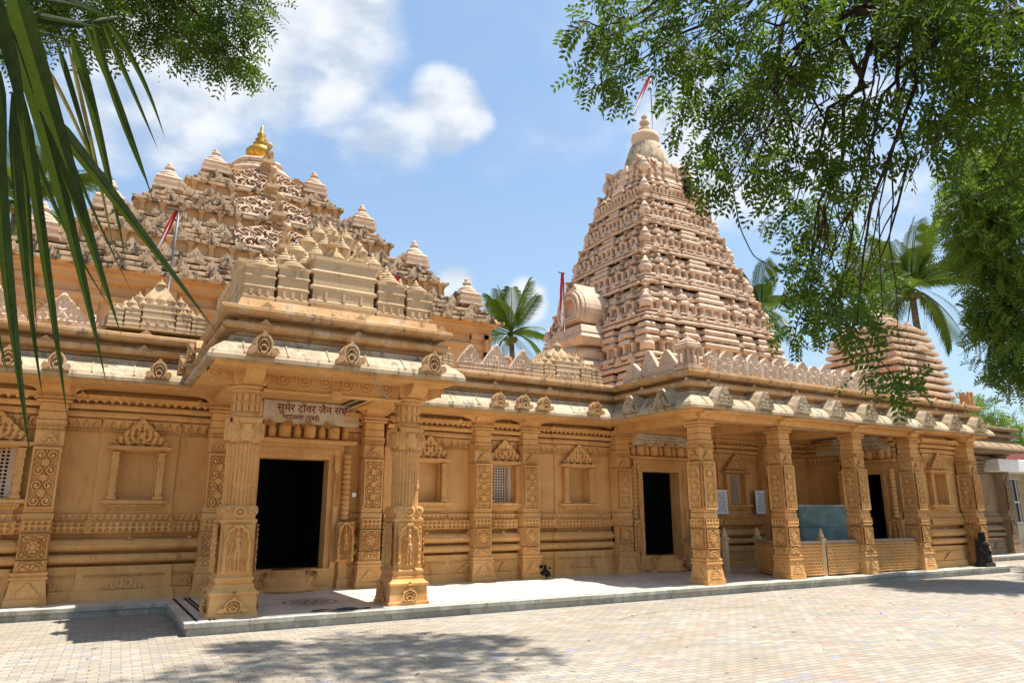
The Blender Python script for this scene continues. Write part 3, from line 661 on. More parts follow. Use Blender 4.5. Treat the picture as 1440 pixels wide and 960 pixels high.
def turret(mb, cx, cy, z0, z1, hw, hd):
    hh = z1-z0
    pr = [(1.0, 0), (1.0, .10), (1.06, .12), (1.06, .18), (.94, .20), (.94, .38), (1.03, .40), (1.05, .44), (.95, .47), (.95, .66), (1.03, .68), (1.06, .72), (.96, .75), (.96, .90), (1.07, .93), (1.07, 1.0)]
    for (a, t0), (b, t1) in zip(pr[:-1], pr[1:]):
        if t1 > t0: mb.frus(cx, cy, z0+hh*t0, z0+hh*t1, hw*a, hd*a, hw*b, hd*b)
    for sx in (-.5, 0, .5):
        if hw > .15: mb.box(cx+sx*hw*1.1-.02, cx+sx*hw*1.1+.02, cy-hd*1.0-.012, cy, z0+hh*.2, z0+hh*.36)
def cluster_roof(root, hw, hd, z0, h, main, rows=4, names=('turret', 'bell_row')):
    """front/sides lined with turrets, centre one wide and taller; inside, rows of bells climb to the apex"""
    wt = hw*.31; zt = z0+h*.27; zm = z0+h*main
    def side(axis, L, D, sg):
        specs = [(-.85, .145, .27), (-.525, .155, .30), (0, .345, main), (.525, .155, .30), (.85, .145, .27)]
        for k, (p, ww, hh) in enumerate(specs):
            t = MB(); 
            if axis == 'x': turret(t, p*L, sg*D*.86, z0, z0+h*hh, ww*L, D*.14); 
            else: turret(t, sg*D*.86, p*L, z0, z0+h*hh, D*.14, ww*L)
            c = (p*L, sg*D*.84) if axis == 'x' else (sg*D*.84, p*L)
            if ww < .3: bell(t, c[0], c[1], z0+h*hh-.005, min(ww*L, D*.2)*.92, 14, .85)
            t.build('turret', 'kuta', root)
    side('x', hw, hd, -1); side('x', hw, hd, 1); side('y', hd, hw, -1); side('y', hd, hw, 1)
    core = MB(); core.frus(0, 0, z0, z0+h*.27, hw*.80, hd*.80, hw*.78, hd*.78); core.frus(0, 0, z0+h*.27, z0+h*.84, hw*.60, hd*.60, hw*.05, hd*.05); core.build('roof_core', 'kuta', root)
    for r in range(rows):
        b = MB(); f = .70-.135*r; zz = z0+h*(.275+.118*r); n = max(2, 7-r); rr = hw*.112*(1-.04*r)
        for i in range(n):
            for s2 in (-1, 1):
                x = -f*hw+2*f*hw*i/(n-1); b.frus(x, s2*f*hd, zz-h*.1, zz, rr*.8, rr*.8, rr*.8, rr*.8); bell(b, x, s2*f*hd, zz, rr, 12, 1.1)
                if 0 < i < n-1: y = -f*hd+2*f*hd*i/(n-1); b.frus(s2*f*hw, y, zz-h*.1, zz, rr*.8, rr*.8, rr*.8, rr*.8); bell(b, s2*f*hw, y, zz, rr, 12, 1.1)
        b.build('bell_row', 'kuta', root)
    a = MB(); bell(a, 0, 0, z0+h*.80, hw*.12, 14); a.build('apex_bell', 'kuta', root)
    return root
def seated_guardian(mb, x, y, z, s):            # little seated lion facing -y
    mb.ell((x, y+.05*s, z+.22*s), (.13*s, .2*s, .2*s)); mb.ell((x, y-.08*s, z+.36*s), (.12*s, .12*s, .2*s)); mb.ell((x, y-.14*s, z+.60*s), (.11*s, .13*s, .12*s)); mb.ell((x, y-.25*s, z+.57*s), (.06*s, .08*s, .06*s))
    for sg in (-1, 1):
        mb.tube([(x+sg*.08*s, y-.14*s, z+.40*s), (x+sg*.08*s, y-.20*s, z+.02*s)], .045*s, 6); mb.ell((x+sg*.13*s, y+.06*s, z+.12*s), (.07*s, .15*s, .11*s)); mb.ell((x+sg*.08*s, y-.1*s, z+.72*s), (.03*s, .02*s, .045*s))
    mb.box(x-.2*s, x+.2*s, y-.32*s, y+.28*s, z-.10*s, z+.02*s)

# ---------------------------------------------------------------- doorway
def doorway(parent, x, y, rz=0, w=1.34, z0=.55, z1=2.62, name='doorway'):
    d = part(name, parent, (x, y, 0), rz); h = w/2
    f = MB()
    for k, (t, pr) in enumerate(((.10, .05), (.10, .09), (.09, .06))):       # nested jamb bands
        a = h+sum((.10, .10, .09)[:k]); f.box(-a-t, -a, -pr, .3, Z0, z1+.10*(k+1)-.002*k); f.box(a, a+t, -pr, .3, Z0, z1+.10*(k+1)-.002*k)
        f.box(-a, a, -pr-.001*k, .3, z1+sum((.10, .10, .09)[:k]), z1+sum((.10, .10, .09)[:k])+t)
    for sg in (-1, 1):
        relief(f, 'band', sg*(h+.15), z0, .09, z1-z0, .091, .015, a=.03, res=.011)
        for k in range(13): f.lathe(sg*(h+.36), -.10, [(.065, 1.45+k*.1), (.085, 1.48+k*.1), (.085, 1.52+k*.1), (.065, 1.55+k*.1)], 10)
        f.box(sg*(h+.36)-.11, sg*(h+.36)+.11, -.16, .02, Z0, .34); f.box(sg*(h+.36)-.085, sg*(h+.36)+.085, -.13, .02, .34, .66)
    for k in range(12): q = -h+.06+k*(w-.12)/11; f.box(q-.025, q+.025, -.105, -.05, z1+.125, z1+.165)
    f.build('frame', 'gold', d)
    for sg in (-1, 1): g = MB(); g.box(sg*(h+.36)-.17, sg*(h+.36)+.17, -.17, .0, .66, 1.42); relief(g, 'figure', sg*(h+.36), .67, .33, .75, .171, .07, res=.0095); g.build('guardian_relief', 'gold', d)
    l = MB(); l.extr([(-h-.48, .02), (-h-.48, -.16), (h+.48, -.16), (h+.48, .02)], [(-.1, z1+.29), (0, z1+.30), (.04, z1+.33), (.04, z1+.37), (-.03, z1+.40), (-.1, z1+.41)])
    n = 9
    for k in range(n):                              # miniature urns along the lintel
        q = -h-.30+k*(w+.60)/(n-1)
        if k % 2: l.lathe(q, -.06, [(.11, z1+.41), (.12, z1+.44), (.12, z1+.60), (.13, z1+.62), (.10, z1+.65), (.05, z1+.70)], 12); 
        else: l.lathe(q, -.05, [(.075, z1+.41), (.075, z1+.52), (.09, z1+.54), (.06, z1+.58), (.07, z1+.60), (.04, z1+.66), (.055, z1+.69), (.02, z1+.72)], 10)
    for k in range(4): relief(l, 'ped', -h+.1+k*(w-.2)/3, z1+.62, .30, .14, .10, .03, res=.011)
    l.build('lintel', 'gold', d)
    t = MB(); t.box(-h-.1, h+.1, -.1, .3, Z0, z0); t.lathe(0, -.05, [(.50, Z0), (.54, Z0+.05), (.50, Z0+.08), (.44, Z0+.10), (.48, Z0+.22), (.46, Z0+.25), (.36, Z0+.27), (.30, Z0+.38)], 28)
    for sg in (-1, 1):
        relief(t, 'arch', sg*(h-.22), Z0+.24, .36, .15, .11, .05, res=.010); t.box(sg*(h-.14)-.2, sg*(h-.14)+.2, -.3, -.1, Z0, Z0+.06)
    t.build('threshold', 'gold', d)
    # dark passage behind the opening
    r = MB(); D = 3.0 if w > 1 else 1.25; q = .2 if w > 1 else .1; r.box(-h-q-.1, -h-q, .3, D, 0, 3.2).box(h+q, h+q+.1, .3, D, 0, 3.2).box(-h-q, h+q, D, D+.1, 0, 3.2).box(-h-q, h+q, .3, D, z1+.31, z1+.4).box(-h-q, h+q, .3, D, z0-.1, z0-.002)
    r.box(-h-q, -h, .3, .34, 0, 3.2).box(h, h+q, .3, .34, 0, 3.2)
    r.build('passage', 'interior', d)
    return d

# ---------------------------------------------------------------- left part of the facade: a wing with a window, pilaster and blind niche
wing = thing('temple_wing', 'golden sandstone wall with a blind niche between pilasters, hung over by a palm frond', 'wall', (0, 0, 0))
wall_run(wing, -7.5, 2.0, 14.4, [], [(-4.6, .62), (-1.38, .36), (.70, .62)])
for x in (-2.15, -.66, 2.02, -6): place_shaft('pilaster', 'pilaster', wing, x, 14.29)
place_niche('window', 'window', wing, -1.38, 14.35); place_niche('niche', 'niche', wing, .70, 14.35); place_niche('niche', 'niche', wing, -4.6, 14.35)
eaves(wing, [(-7.5, 13.4), (1.22, 13.4)], post=(1.22, 10.6))
for x in (-2.9, -1.32, -.68, .80): eave_arch(wing, x, 13.33, s=.88)
g = MB(); g.box(-7.5, 2.4, 13.9, 28.5, 4.55, 4.66); g.box(-7.5, -7.2, 14.7, 28.5, 0, 4.55); g.box(-7.2, 2.4, 14.71, 14.9, 0, 4.55); g.build('flat_roof', 'cornice', wing)
# low carved parapet on the roof
g = MB()
for k in range(5):
    x = -3.6+k*.95; X, Y = gridxy(.9, .5, .016); H, mk = r_ped(X, Y, .9, .5); g.box(x-.46, x+.46, 14.05, 14.2, 4.63, 4.78); g.hf((x-.45, 14.045, 4.78), (1, 0, 0), (0, 0, 1), (0, -1, 0), .9, .5, H*.05+.004, mk)
    g.prism([(-.45, 0), (.45, 0), (.25, .24), (0, .5), (-.25, .24)], (x, 14.15, 4.78), (1, 0, 0), (0, 0, 1), (0, -1, 0), .1)
g.build('parapet', 'pink', wing)

# ---------------------------------------------------------------- wing between porch and portico
wing2 = thing('temple_wing', 'golden sandstone wall with a lattice window between two close pilasters, entrance porch at one end', 'wall')
wall_run(wing2, 5.3, 11.2, 14.4, [], [(6.25, .44), (8.1, .30), (10.17, .62)])
for x in (7.48, 8.72, 11.42): place_shaft('pilaster', 'pilaster', wing2, x, 14.29)
place_niche('niche', 'niche', wing2, 6.25, 14.35); place_niche('window', 'window', wing2, 8.1, 14.35); place_niche('niche', 'niche', wing2, 10.17, 14.35)
eaves(wing2, [(5.28, 13.4), (10.6, 13.4)], pre=(5.28, 10.6), post=(10.6, 10.8))
for x in (7.45, 8.08, 8.62, 10.05): eave_arch(wing2, x, 13.33, s=.88)
g = MB(); g.box(4.1, 12, 13.9, 28.5, 4.55, 4.655); g.box(4.75, 11.9, 14.71, 14.9, 0, 4.55); g.build('flat_roof', 'cornice', wing2)
g = MB()
for k, w, h in ((6.95, .62, .42), (7.6, .72, .50), (8.3, .66, .46)):
    X, Y = gridxy(w, h, .014); H, mk = r_ped(X, Y, w, h); g.box(k-w/2, k+w/2, 13.75, 13.95, 4.63, 4.80); g.hf((k-w/2, 13.745, 4.80), (1, 0, 0), (0, 0, 1), (0, -1, 0), w, h, H*.05+.004, mk)
    g.prism([(-w/2, 0), (w/2, 0), (w*.28, h*.5), (0, h), (-w*.28, h*.5)], (k, 13.85, 4.80), (1, 0, 0), (0, 0, 1), (0, -1, 0), .1)
    relief(g, 'band', k, 4.64, w, .14, -13.749, .02, a=.05, res=.014)
g.build('parapet', 'pink', wing2)
g = MB(); g.tube([(4.86, 14.3, 2.4), (4.85, 14.29, 3.0), (4.9, 14.25, 3.3)], .008, 5); 

# ---------------------------------------------------------------- entrance porch
porch = thing('entrance_porch', 'carved porch on two round columns, with a bell-clustered roof, around the leftmost doorway', 'porch')
wall_run(porch, 2.24, 4.78, 14.4, [(2.52, 4.34, 3.2)], [])
doorway(porch, 3.43, 14.36)
place_shaft('pilaster', 'pilaster', porch, 4.95, 14.29)
eaves(porch, [(1.22, 13.4), (1.22, 10.6), (5.28, 10.6), (5.28, 13.4)], pre=(-7, 13.4), post=(10.6, 13.4))
for x in (1.95, 3.25, 4.63): eave_arch(porch, x, 10.53, s=.95)
for y in (11.6, 12.8): eave_arch(porch, 1.15, y, -pi/2)
def round_column(parent, x, y):
    p = part('column', parent, (x, y, 0))
    b = MB(); b.sq(0, 0, [(.345, Z0), (.345, .22), (.325, .225), (.31, .455), (.335, .47), (.335, .50), (.30, .525), (.27, .56), (.27, .60), (.25, .605), (.25, .64), (.265, .66), (.265, .69), (.235, .72)])
    for fc in 'flrb': relief(b, 'arch', 0, .235, .42, .20, .317, .03, res=.0085, face=fc)
    for fc in 'flrb': relief(b, 'arch', 0, .475, .10, .06, .334, .02, res=.0085, face=fc)
    b.build('base', 'gold', p)
    s = MB()
    for fc in 'flrb': relief(s, 'figure', 0, .75, .40, .68, .236, .034, res=.0075, face=fc)
    s.sq(0, 0, [(.235, .72), (.235, 1.44), (.25, 1.46), (.25, 1.50), (.222, 1.51), (.222, 1.70)])
    for fc in 'flrb':
        n, u = {'f': ((0, -1, 0), (1, 0, 0)), 'l': ((-1, 0, 0), (0, -1, 0)), 'r': ((1, 0, 0), (0, 1, 0)), 'b': ((0, 1, 0), (-1, 0, 0))}[fc]; n = np.array(n, float); u = np.array(u, float)
        X, Y = gridxy(.44, .19, .0085); r0 = np.hypot(X/.085, (Y-.1)/.085); H = ss(.3, .1, np.abs(r0-.8))+ss(.4, .2, r0)
        for sg in (-1, 1):
            rr = np.hypot((X-sg*.165)/.05, (Y-.12)/.075); H = np.maximum(H, ss(1.0, .8, rr)*(.5+.5*np.abs(np.sin(rr*6+np.arctan2(Y-.12, X-sg*.165)))))
        s.hf(n*.223-u*.22+np.array([0, 0, 1.51]), u, (0, 0, 1), n, .44, .19, H*.04)
    pr = [(.215, 1.70), (.215, 1.74)]
    fl = []
    s.lathe(0, 0, [(.205, 1.70), (.205, 1.98), (.215, 1.99), (.215, 2.03), (.205, 2.04), (.205, 2.30), (.212, 2.31), (.212, 2.40), (.205, 2.41), (.205, 2.52), (.222, 2.54), (.222, 2.58), (.20, 2.62)], 96, False, 24, .11)
    for z in (2.03, 2.30, 2.41, 2.53): s.lathe(0, 0, [(.222, z), (.228, z+.012), (.222, z+.024)], 24)
    s.sq(0, 0, [(.205, 2.62), (.205, 2.64), (.21, 2.645), (.21, 2.97), (.225, 2.98), (.225, 3.0)])
    for fc in 'flrb':                        # vase and foliage block
        n, u = {'f': ((0, -1, 0), (1, 0, 0)), 'l': ((-1, 0, 0), (0, -1, 0)), 'r': ((1, 0, 0), (0, 1, 0)), 'b': ((0, 1, 0), (-1, 0, 0))}[fc]; n = np.array(n, float); u = np.array(u, float)
        X, Y = gridxy(.42, .34, .009); H = np.zeros_like(X); y = Y/.34
        wv = .075+.05*np.cos((y-.35)*5)**2; H = np.where((np.abs(X) < wv) & (y < .75), np.sqrt(np.clip(1-(X/wv)**2, 0, 1)), 0)
        for sg in (-1, 1):
            rr = np.hypot((X-sg*.15)/.06, (y-.45)/.40); H = np.maximum(H, ss(1.05, .85, rr)*(.75+.25*np.cos(rr*12+Y*60)))
        H = np.maximum(H, (y > .78)*(.6+.3*np.abs(np.sin(X*50)))); s.hf(n*.211-u*.21+np.array([0, 0, 2.645]), u, (0, 0, 1), n, .42, .34, H*.05)
    s.lathe(0, 0, [(.20, 3.0), (.215, 3.02), (.215, 3.05), (.195, 3.06), (.195, 3.38), (.21, 3.39)], 24)
    for k in range(14):
        a = k*2*pi/14
        for z in (3.09, 3.24):
            c, sn = cos(a), sin(a); q = np.array([c*.197, sn*.197, z]); u = np.array([-sn, c, 0]); n = np.array([c, sn, 0])
            s.prism([(-.034, 0), (.034, 0), (.034, .10), (0, .125), (-.034, .10)], q, u, (0, 0, 1), n, .018)
    s.build('shaft', 'gold', p)
    c = MB(); c.lathe(0, 0, [(.20, 3.38), (.235, 3.395), (.24, 3.42), (.215, 3.43), (.25, 3.445), (.27, 3.475), (.24, 3.49)], 28)
    c.frus(0, 0, 3.49, 3.53, .22, .22, .24, .24); c.frus(0, 0, 3.53, 3.70, .24, .24, .27, .27); c.frus(0, 0, 3.70, 3.744, .30, .30, .31, .31)
    q = [(.2, 3.49), (.36, 3.50), (.50, 3.55), (.585, 3.64), (.60, 3.70), (.60, 3.742), (.2, 3.742)]
    for n, u in (((0, -1), (1, 0)), ((0, -1), (-1, 0)), ((1, 0), (0, 1)), ((1, 0), (0, -1))):
        c.prism(q if (u[0] > 0 or u[1] > 0) else q[::-1], (-n[0]*.14, -n[1]*.14, 0), (u[0], u[1], 0), (0, 0, 1), (n[0], n[1], 0), .28)
        if u[0]:
            X, Y = gridxy(.32, .17, .01); H = .5+.5*np.sin(X*50+np.cos(Y*60)*2)*np.sin(Y*50); c.hf((u[0]*.26 if u[0] > 0 else -.58, -.141, 3.55), (1, 0, 0), (0, 0, 1), (0, -1, 0), .30, .16, H*.02)
    c.build('capital', 'gold', p)
    return p
round_column(porch, 1.95, 11.47); round_column(porch, 4.60, 11.47)
g = MB()
for (a, b, ax) in ((2.2, 4.35, 'x'),):
    g.box(a, b, 11.30, 11.64, 3.45, 3.744)
    X, Y = gridxy(b-a, .24, .011); f = (X/.34) % 1-.5; r0 = np.hypot(f*.34/.15, (Y-.16)/.15); H = np.where(Y > .03, ss(.15, .05, np.abs(r0-.85))+ss(.15, .05, np.abs(r0-.5))+ss(.25, .1, r0), 0); g.hf((a, 11.299, 3.48), (1, 0, 0), (0, 0, 1), (0, -1, 0), b-a, .24, np.clip(H, 0, 1)*.035)
    g.extr([(2.15, 11.3), (4.4, 11.3)], [(-.02, 3.40), (.03, 3.41), (.05, 3.44), (.03, 3.46), (-.02, 3.47)])
    g.box(3.2, 3.36, 11.24, 11.3, 3.36, 3.5)
g.box(1.80, 2.10, 11.7, 14.2, 3.58, 3.744); g.box(4.50, 4.75, 11.7, 14.2, 3.64, 3.744)
g.build('carved_beam', 'gold', porch)
g = MB(); g.box(1.3, 5.2, 10.9, 14.35, 3.76, 3.84); g.build('ceiling', 'gold', porch)
g = MB(); g.box(1.75, 4.75, 11.1, 14.2, 4.55, 4.72); g.frus(3.25, 12.15, 4.60, 4.76, 1.66, 1.28, 1.6, 1.22); g.build('roof_slab', 'cornice', porch)
rf = part('bell_roof', porch, (3.25, 12.2, 0)); 
cluster_roof(rf, 1.56, 1.16, 4.74, 2.2, .42, 5)
g = MB(); seated_guardian(g, .25, -.98, 5.75, .42); seated_guardian(g, -.1, -.62, 6.1, .38); g.build('lion_statue', 'kuta', rf)
# carved back slope running to the hall
g = MB(); X, Y = gridxy(1.6, .85, .016); H = (.5+.5*np.sin(X*22+np.sin(Y*18)*1.8))*(.5+.5*np.sin(Y*26)); g.hf((1.72, 14.0, 4.64), (0, -1, 0), (0, 0, 1), (-1, 0, 0), 1.6, .85, H*.06); g.box(1.725, 1.85, 12.4, 14.0, 4.64, 5.48); g.build('side_relief', 'kuta', porch)

# ---------------------------------------------------------------- pillared portico
port = thing('pillared_portico', 'long flat-roofed portico on square carved columns, between the middle wall and the annex', 'portico')
wall_run(port, 11.64, 18.75, 14.4, [(11.95, 13.75, 3.2)], [(15.55, .60), (17.45, .45)])
doorway(port, 12.84, 14.36, w=1.24)
place_niche('window', 'window', port, 15.55, 14.35); place_niche('window', 'window', port, 17.45, 14.35)
for x in (14.0, 16.75): place_shaft('pilaster', 'pilaster', port, x, 14.29)
for x in (11.25, 13.75, 16.45): place_shaft('column', 'column', port, x, 11.27, hw=.185, four=True)
# closed end block with niche, its inner face has a door
wall_run(port, 18.95, 21.9, 11.52, [], [(20.35, .62)], name='wall')
for x in (18.85, 21.62): place_shaft('column', 'column', port, x, 11.27, hw=.185, four=True)
place_niche('niche', 'niche', port, 20.35, 11.47)
wall_run(port, -14.4, -11.5, 0, [(-13.25, -11.75, 3.2)], [], loc=(18.72, 0, 0), rz=-pi/2, name='wall')
doorway(port, 18.70, 12.42, -pi/2, w=.85)
wall_run(port, 11.5, 14.5, 0, [], [(13.0, .62)], loc=(21.95, 0, 0), rz=pi/2, name='wall')
eaves(port, [(10.6, 13.4), (10.6, 10.8), (22.5, 10.8), (22.5, 13.2)], pre=(5.3, 13.4), post=(29, 13.2))
for y in (12.75, 11.65): eave_gable(port, 10.59, y, -pi/2, 1.2)
for k in range(9): eave_gable(port, 11.55+k*1.27, 10.78, s=1.2)
g = MB(); g.box(10.85, 22.2, 10.95, 14.6, 3.70, 3.79)
for x in (11.25, 13.75, 16.45): g.box(x-.15, x+.15, 11.46, 14.2, 3.50, 3.70)
g.box(11.1, 18.8, 11.12, 11.42, 3.56, 3.70); g.box(11.1, 18.7, 14.0, 14.2, 3.58, 3.70)
g.build('ceiling_beam', 'gold', port)
g = MB(); g.box(11.0, 22.1, 11.2, 28.5, 4.50, 4.64); g.box(13.8, 22.0, 14.71, 15, 0, 4.5); g.box(22, 22.3, 14.6, 28.5, 0, 4.6); g.build('flat_roof', 'cornice', port)
def kiosk(parent, x, y, s=1.0):
    k = part('roof_kiosk', parent, (x, y, 4.62)); b = MB(); b.sq(0, 0, [(.23*s, 0), (.23*s, .06), (.19*s, .07), (.19*s, .12)])
    for ax in (-1, 0, 1):
        for ay in (-1, 0, 1):
            if ax or ay: b.lathe(ax*.145*s, ay*.145*s, [(.036, .12), (.028, .16), (.028, .42*s), (.038, .45*s)], 8)
    b.box(-.06, .06, -.06, .06, .12, .45*s); b.build('posts', 'pink', k)
    r = MB(); r.sq(0, 0, [(.22*s, .45*s), (.24*s, .50*s), (.20*s, .52*s), (.21*s, .56*s), (.15*s, .60*s), (.16*s, .63*s), (.06*s, .70*s)]); bell(r, 0, 0, .69*s, .08*s, 10); r.build('roof', 'pink', k); return k
kiosk(port, 11.02, 11.22); kiosk(port, 17.25, 11.22); 
g = MB()                                      # carved parapet along the front and along the inner side
def parp(x0, x1, org, ux, un, hts, zb=4.62, hb=.2):
    ux = np.array(ux, float); un = np.array(un, float); L = x1-x0; n = len(hts); w = L/n
    for k in range(n):
        h = hts[k]; X, Y = gridxy(w, h, .016); H, mk = r_ped(X, Y, w, h); o = np.array(org, float)+ux*(x0+k*w)
        g.hf(o+np.array([0, 0, zb+hb])+un*.055, ux, (0, 0, 1), un, w, h, H*.05, mk); g.prism([(0.005, 0), (w-.005, 0), (w*.76, h*.5), (w/2, h), (w*.24, h*.5)], o+np.array([0, 0, zb+hb])-un*.05, ux, (0, 0, 1), un, .10)
    X, Y = gridxy(L, hb-.01, .016); H = r_scroll(X % .5-.25, Y, .5, hb-.01, hb*.5) if hb > .25 else r_band(X, Y, L, hb-.01, .06); o = np.array(org, float)+ux*x0
    g.hf(o+np.array([0, 0, zb+.005])+un*.08, ux, (0, 0, 1), un, L, hb-.01, H*.03); g.prism([(0, 0), (L, 0), (L, hb), (0, hb)], o+np.array([0, 0, zb])-un*.05, ux, (0, 0, 1), un, .129)
parp(11.4, 16.95, (0, 11.12, 0), (1, 0, 0), (0, -1, 0), (.13, .18, .14, .20, .14, .18, .13, .19, .14, .20, .13, .17, .14), hb=.34); parp(17.55, 19.3, (0, 11.12, 0), (1, 0, 0), (0, -1, 0), (.14, .20, .15, .19), hb=.34)
parp(-13.3, -11.5, (10.98, 0, 0), (0, -1, 0), (-1, 0, 0), (.26, .46, .36))
g.build('parapet', 'pink', port)
def ratha(q, g_=.115):                          # stepped plan with grooves between the vertical bands
    e = [(-1.0, 0), (-.80, 0), (-.80, -1), (-.76, -1), (-.76, .35), (-.56, .35), (-.56, -.8), (-.52, -.8), (-.52, .7), (-.30, .7), (-.30, -.6), (-.26, -.6), (-.26, 1.0), (.26, 1.0), (.26, -.6), (.30, -.6), (.30, .7), (.52, .7), (.52, -.8), (.56, -.8), (.56, .35), (.76, .35), (.76, -1), (.80, -1), (.80, 0)]
    pts = []
    for s2 in range(4):
        a = s2*pi/2
        for x, o in e: X = x*q; Y = -q-o*g_*(.6+.4*q/2); pts.append((X*cos(a)-Y*sin(a), X*sin(a)+Y*cos(a)))
    return pts
# spire at the portico's far corner
sp = part('corner_spire', port, (21.12, 13.08, 0))
g = MB(); N = 11
for k in range(N):
    t0 = k/N; t1 = (k+1)/N; z0_ = 4.64+2.5*t0; dz = 2.5/N; f = lambda t: 1.35-.45*t**1.6; a = f(t0); b = f(t1)
    def st(q): return ratha(q, .10)
    g.extr(st(a), [(-.13, z0_), (-.13, z0_+dz*.26), (.0, z0_+dz*.3), (.03, z0_+dz*.5), (.02, z0_+dz*.85), (-.05, z0_+dz-.004)], True, False)
g.build('spire_body', 'pink', sp)
g = MB(); 
for x in (-.6, 0, .6):
    for y in (-.6, 0, .6): g = MB(); bell_sq(g, x, y, 7.1, .28); g.build('spire_bell', 'pink', sp)
for x, y in ((-1.08, -1.05), (1.05, -1.05), (0, -1.2), (-1.2, 0)): g = MB(); bell_sq(g, x, y, 5.9 if x and y else 6.3, .24); g.build('spire_bell', 'pink', sp)
g = MB(); bell(g, 0, 0, 7.4, .5, 14); g.build('spire_top', 'pink', sp)
g = MB(); g.lathe(22.25, 11.3, [(.16, 4.6), (.16, 4.95), (.12, 4.98), (.12, 5.0)], 12); 
for a in range(8): g.box(22.25+.15*cos(a*pi/4)-.03, 22.25+.15*cos(a*pi/4)+.03, 11.3+.15*sin(a*pi/4)-.03, 11.3+.15*sin(a*pi/4)+.03, 4.62, 5.06)
g.build('clay_pot_finial', 'warmroof', port)

# ---------------------------------------------------------------- shaded wing beyond the portico
wing3 = thing('temple_wing', 'dark shaded carved wall beyond the portico, beside the white annex', 'wall')
wall_run(wing3, 22.3, 29.4, 14.2, [], [(24.2, .5), (26.8, .5)])
place_niche('niche', 'niche', wing3, 24.2, 14.15); place_niche('niche', 'niche', wing3, 26.8, 14.15)
for x in (25.5, 29.2): place_shaft('pilaster', 'pilaster', wing3, x, 14.09)
eaves(wing3, [(22.5, 13.2), (29.8, 13.2), (29.8, 18)], pre=(22.5, 10.8))
g = MB(); g.box(22.31, 29.6, 13.6, 24, 4.5, 4.62); g.box(22.31, 29.5, 14.51, 24, 0, 4.5); g.build('flat_roof', 'cornice', wing3)

# ---------------------------------------------------------------- great hall with the stepped pyramid roof
HX, HY = 3.4, 21.5
hall = thing('temple_hall', 'broad stepped pyramid roof with rows of small arches and a gilded pot on top', 'temple hall', (HX, HY, 0))
def sqpath(t): return [(-t, -t), (t, -t), (t, t), (-t, t)]
def rev(p): return p
g = MB(); g.extr(sqpath(5.2), [(0, 4.4), (0, 4.9), (.12, 4.95), (.12, 5.05), (.02, 5.1), (.02, 5.75), (.1, 5.8), (.1, 5.9), (0, 5.95), (0, 6.15), (.16, 6.2), (.16, 6.3), (.22, 6.34), (.22, 6.40), (.3, 6.42)], True)
for k in range(-4, 5):
    for s2 in (0, 1, 2, 3):
        x = k*1.28; pw = .17 if k % 2 else .30
        q = [((x-pw), -5.2), ((x+pw), -5.2)]
        for z0, z1, o in ((5.0, 6.15, .07), (5.55, 5.68, .10), (6.02, 6.18, .14)):
            b = MB(); b.box(x-pw, x+pw, -5.2-o, -5.18, z0, z1); v = np.concatenate(b.v); a = s2*pi/2
            v = np.stack([v[:, 0]*cos(a)-v[:, 1]*sin(a), v[:, 0]*sin(a)+v[:, 1]*cos(a), v[:, 2]], 1); g.add(v, b.f)
        if k % 2 == 0 and s2 in (0, 1):
            X, Y = gridxy(.7, .55, .018); H = r_scroll(X, Y, .7, .55, .27)
            o, u, n = ((x+.28, -5.225, 5.15), (1, 0, 0), (0, -1, 0)) if s2 == 0 else ((5.225, x+.28, 5.15), (0, 1, 0), (1, 0, 0)); g.hf(o, u, (0, 0, 1), n, .7, .55, H*.04)
g.build('hall_wall', 'warmroof', hall)
def crest(mb, x, y, z, ang, s):
    c, sn = cos(ang), sin(ang); u = (c, sn, 0); n = (sn, -c, 0)
    o = np.array([x, y, z])
    arc = [(.13*s*cos(t), .09*s+.12*s*sin(t)) for t in np.linspace(-.5, pi+.5, 11)]
    mb.prism([(-.20*s, 0), (.20*s, 0), (.19*s, .07*s)]+arc[1:5]+[(.02*s, .27*s), (-.02*s, .27*s)]+arc[6:10]+[(-.19*s, .07*s)], o-np.array(n)*.05, u, (0, 0, 1), n, .08)
    mb.prism([(.075*s*cos(t), .08*s+.075*s*sin(t)) for t in np.linspace(0, 2*pi, 9)[:-1]], o+np.array(n)*.03, u, (0, 0, 1), n, .035)
TI = [(5.6, 6.42), (4.48, 7.66), (3.29, 8.95), (2.12, 10.22)]
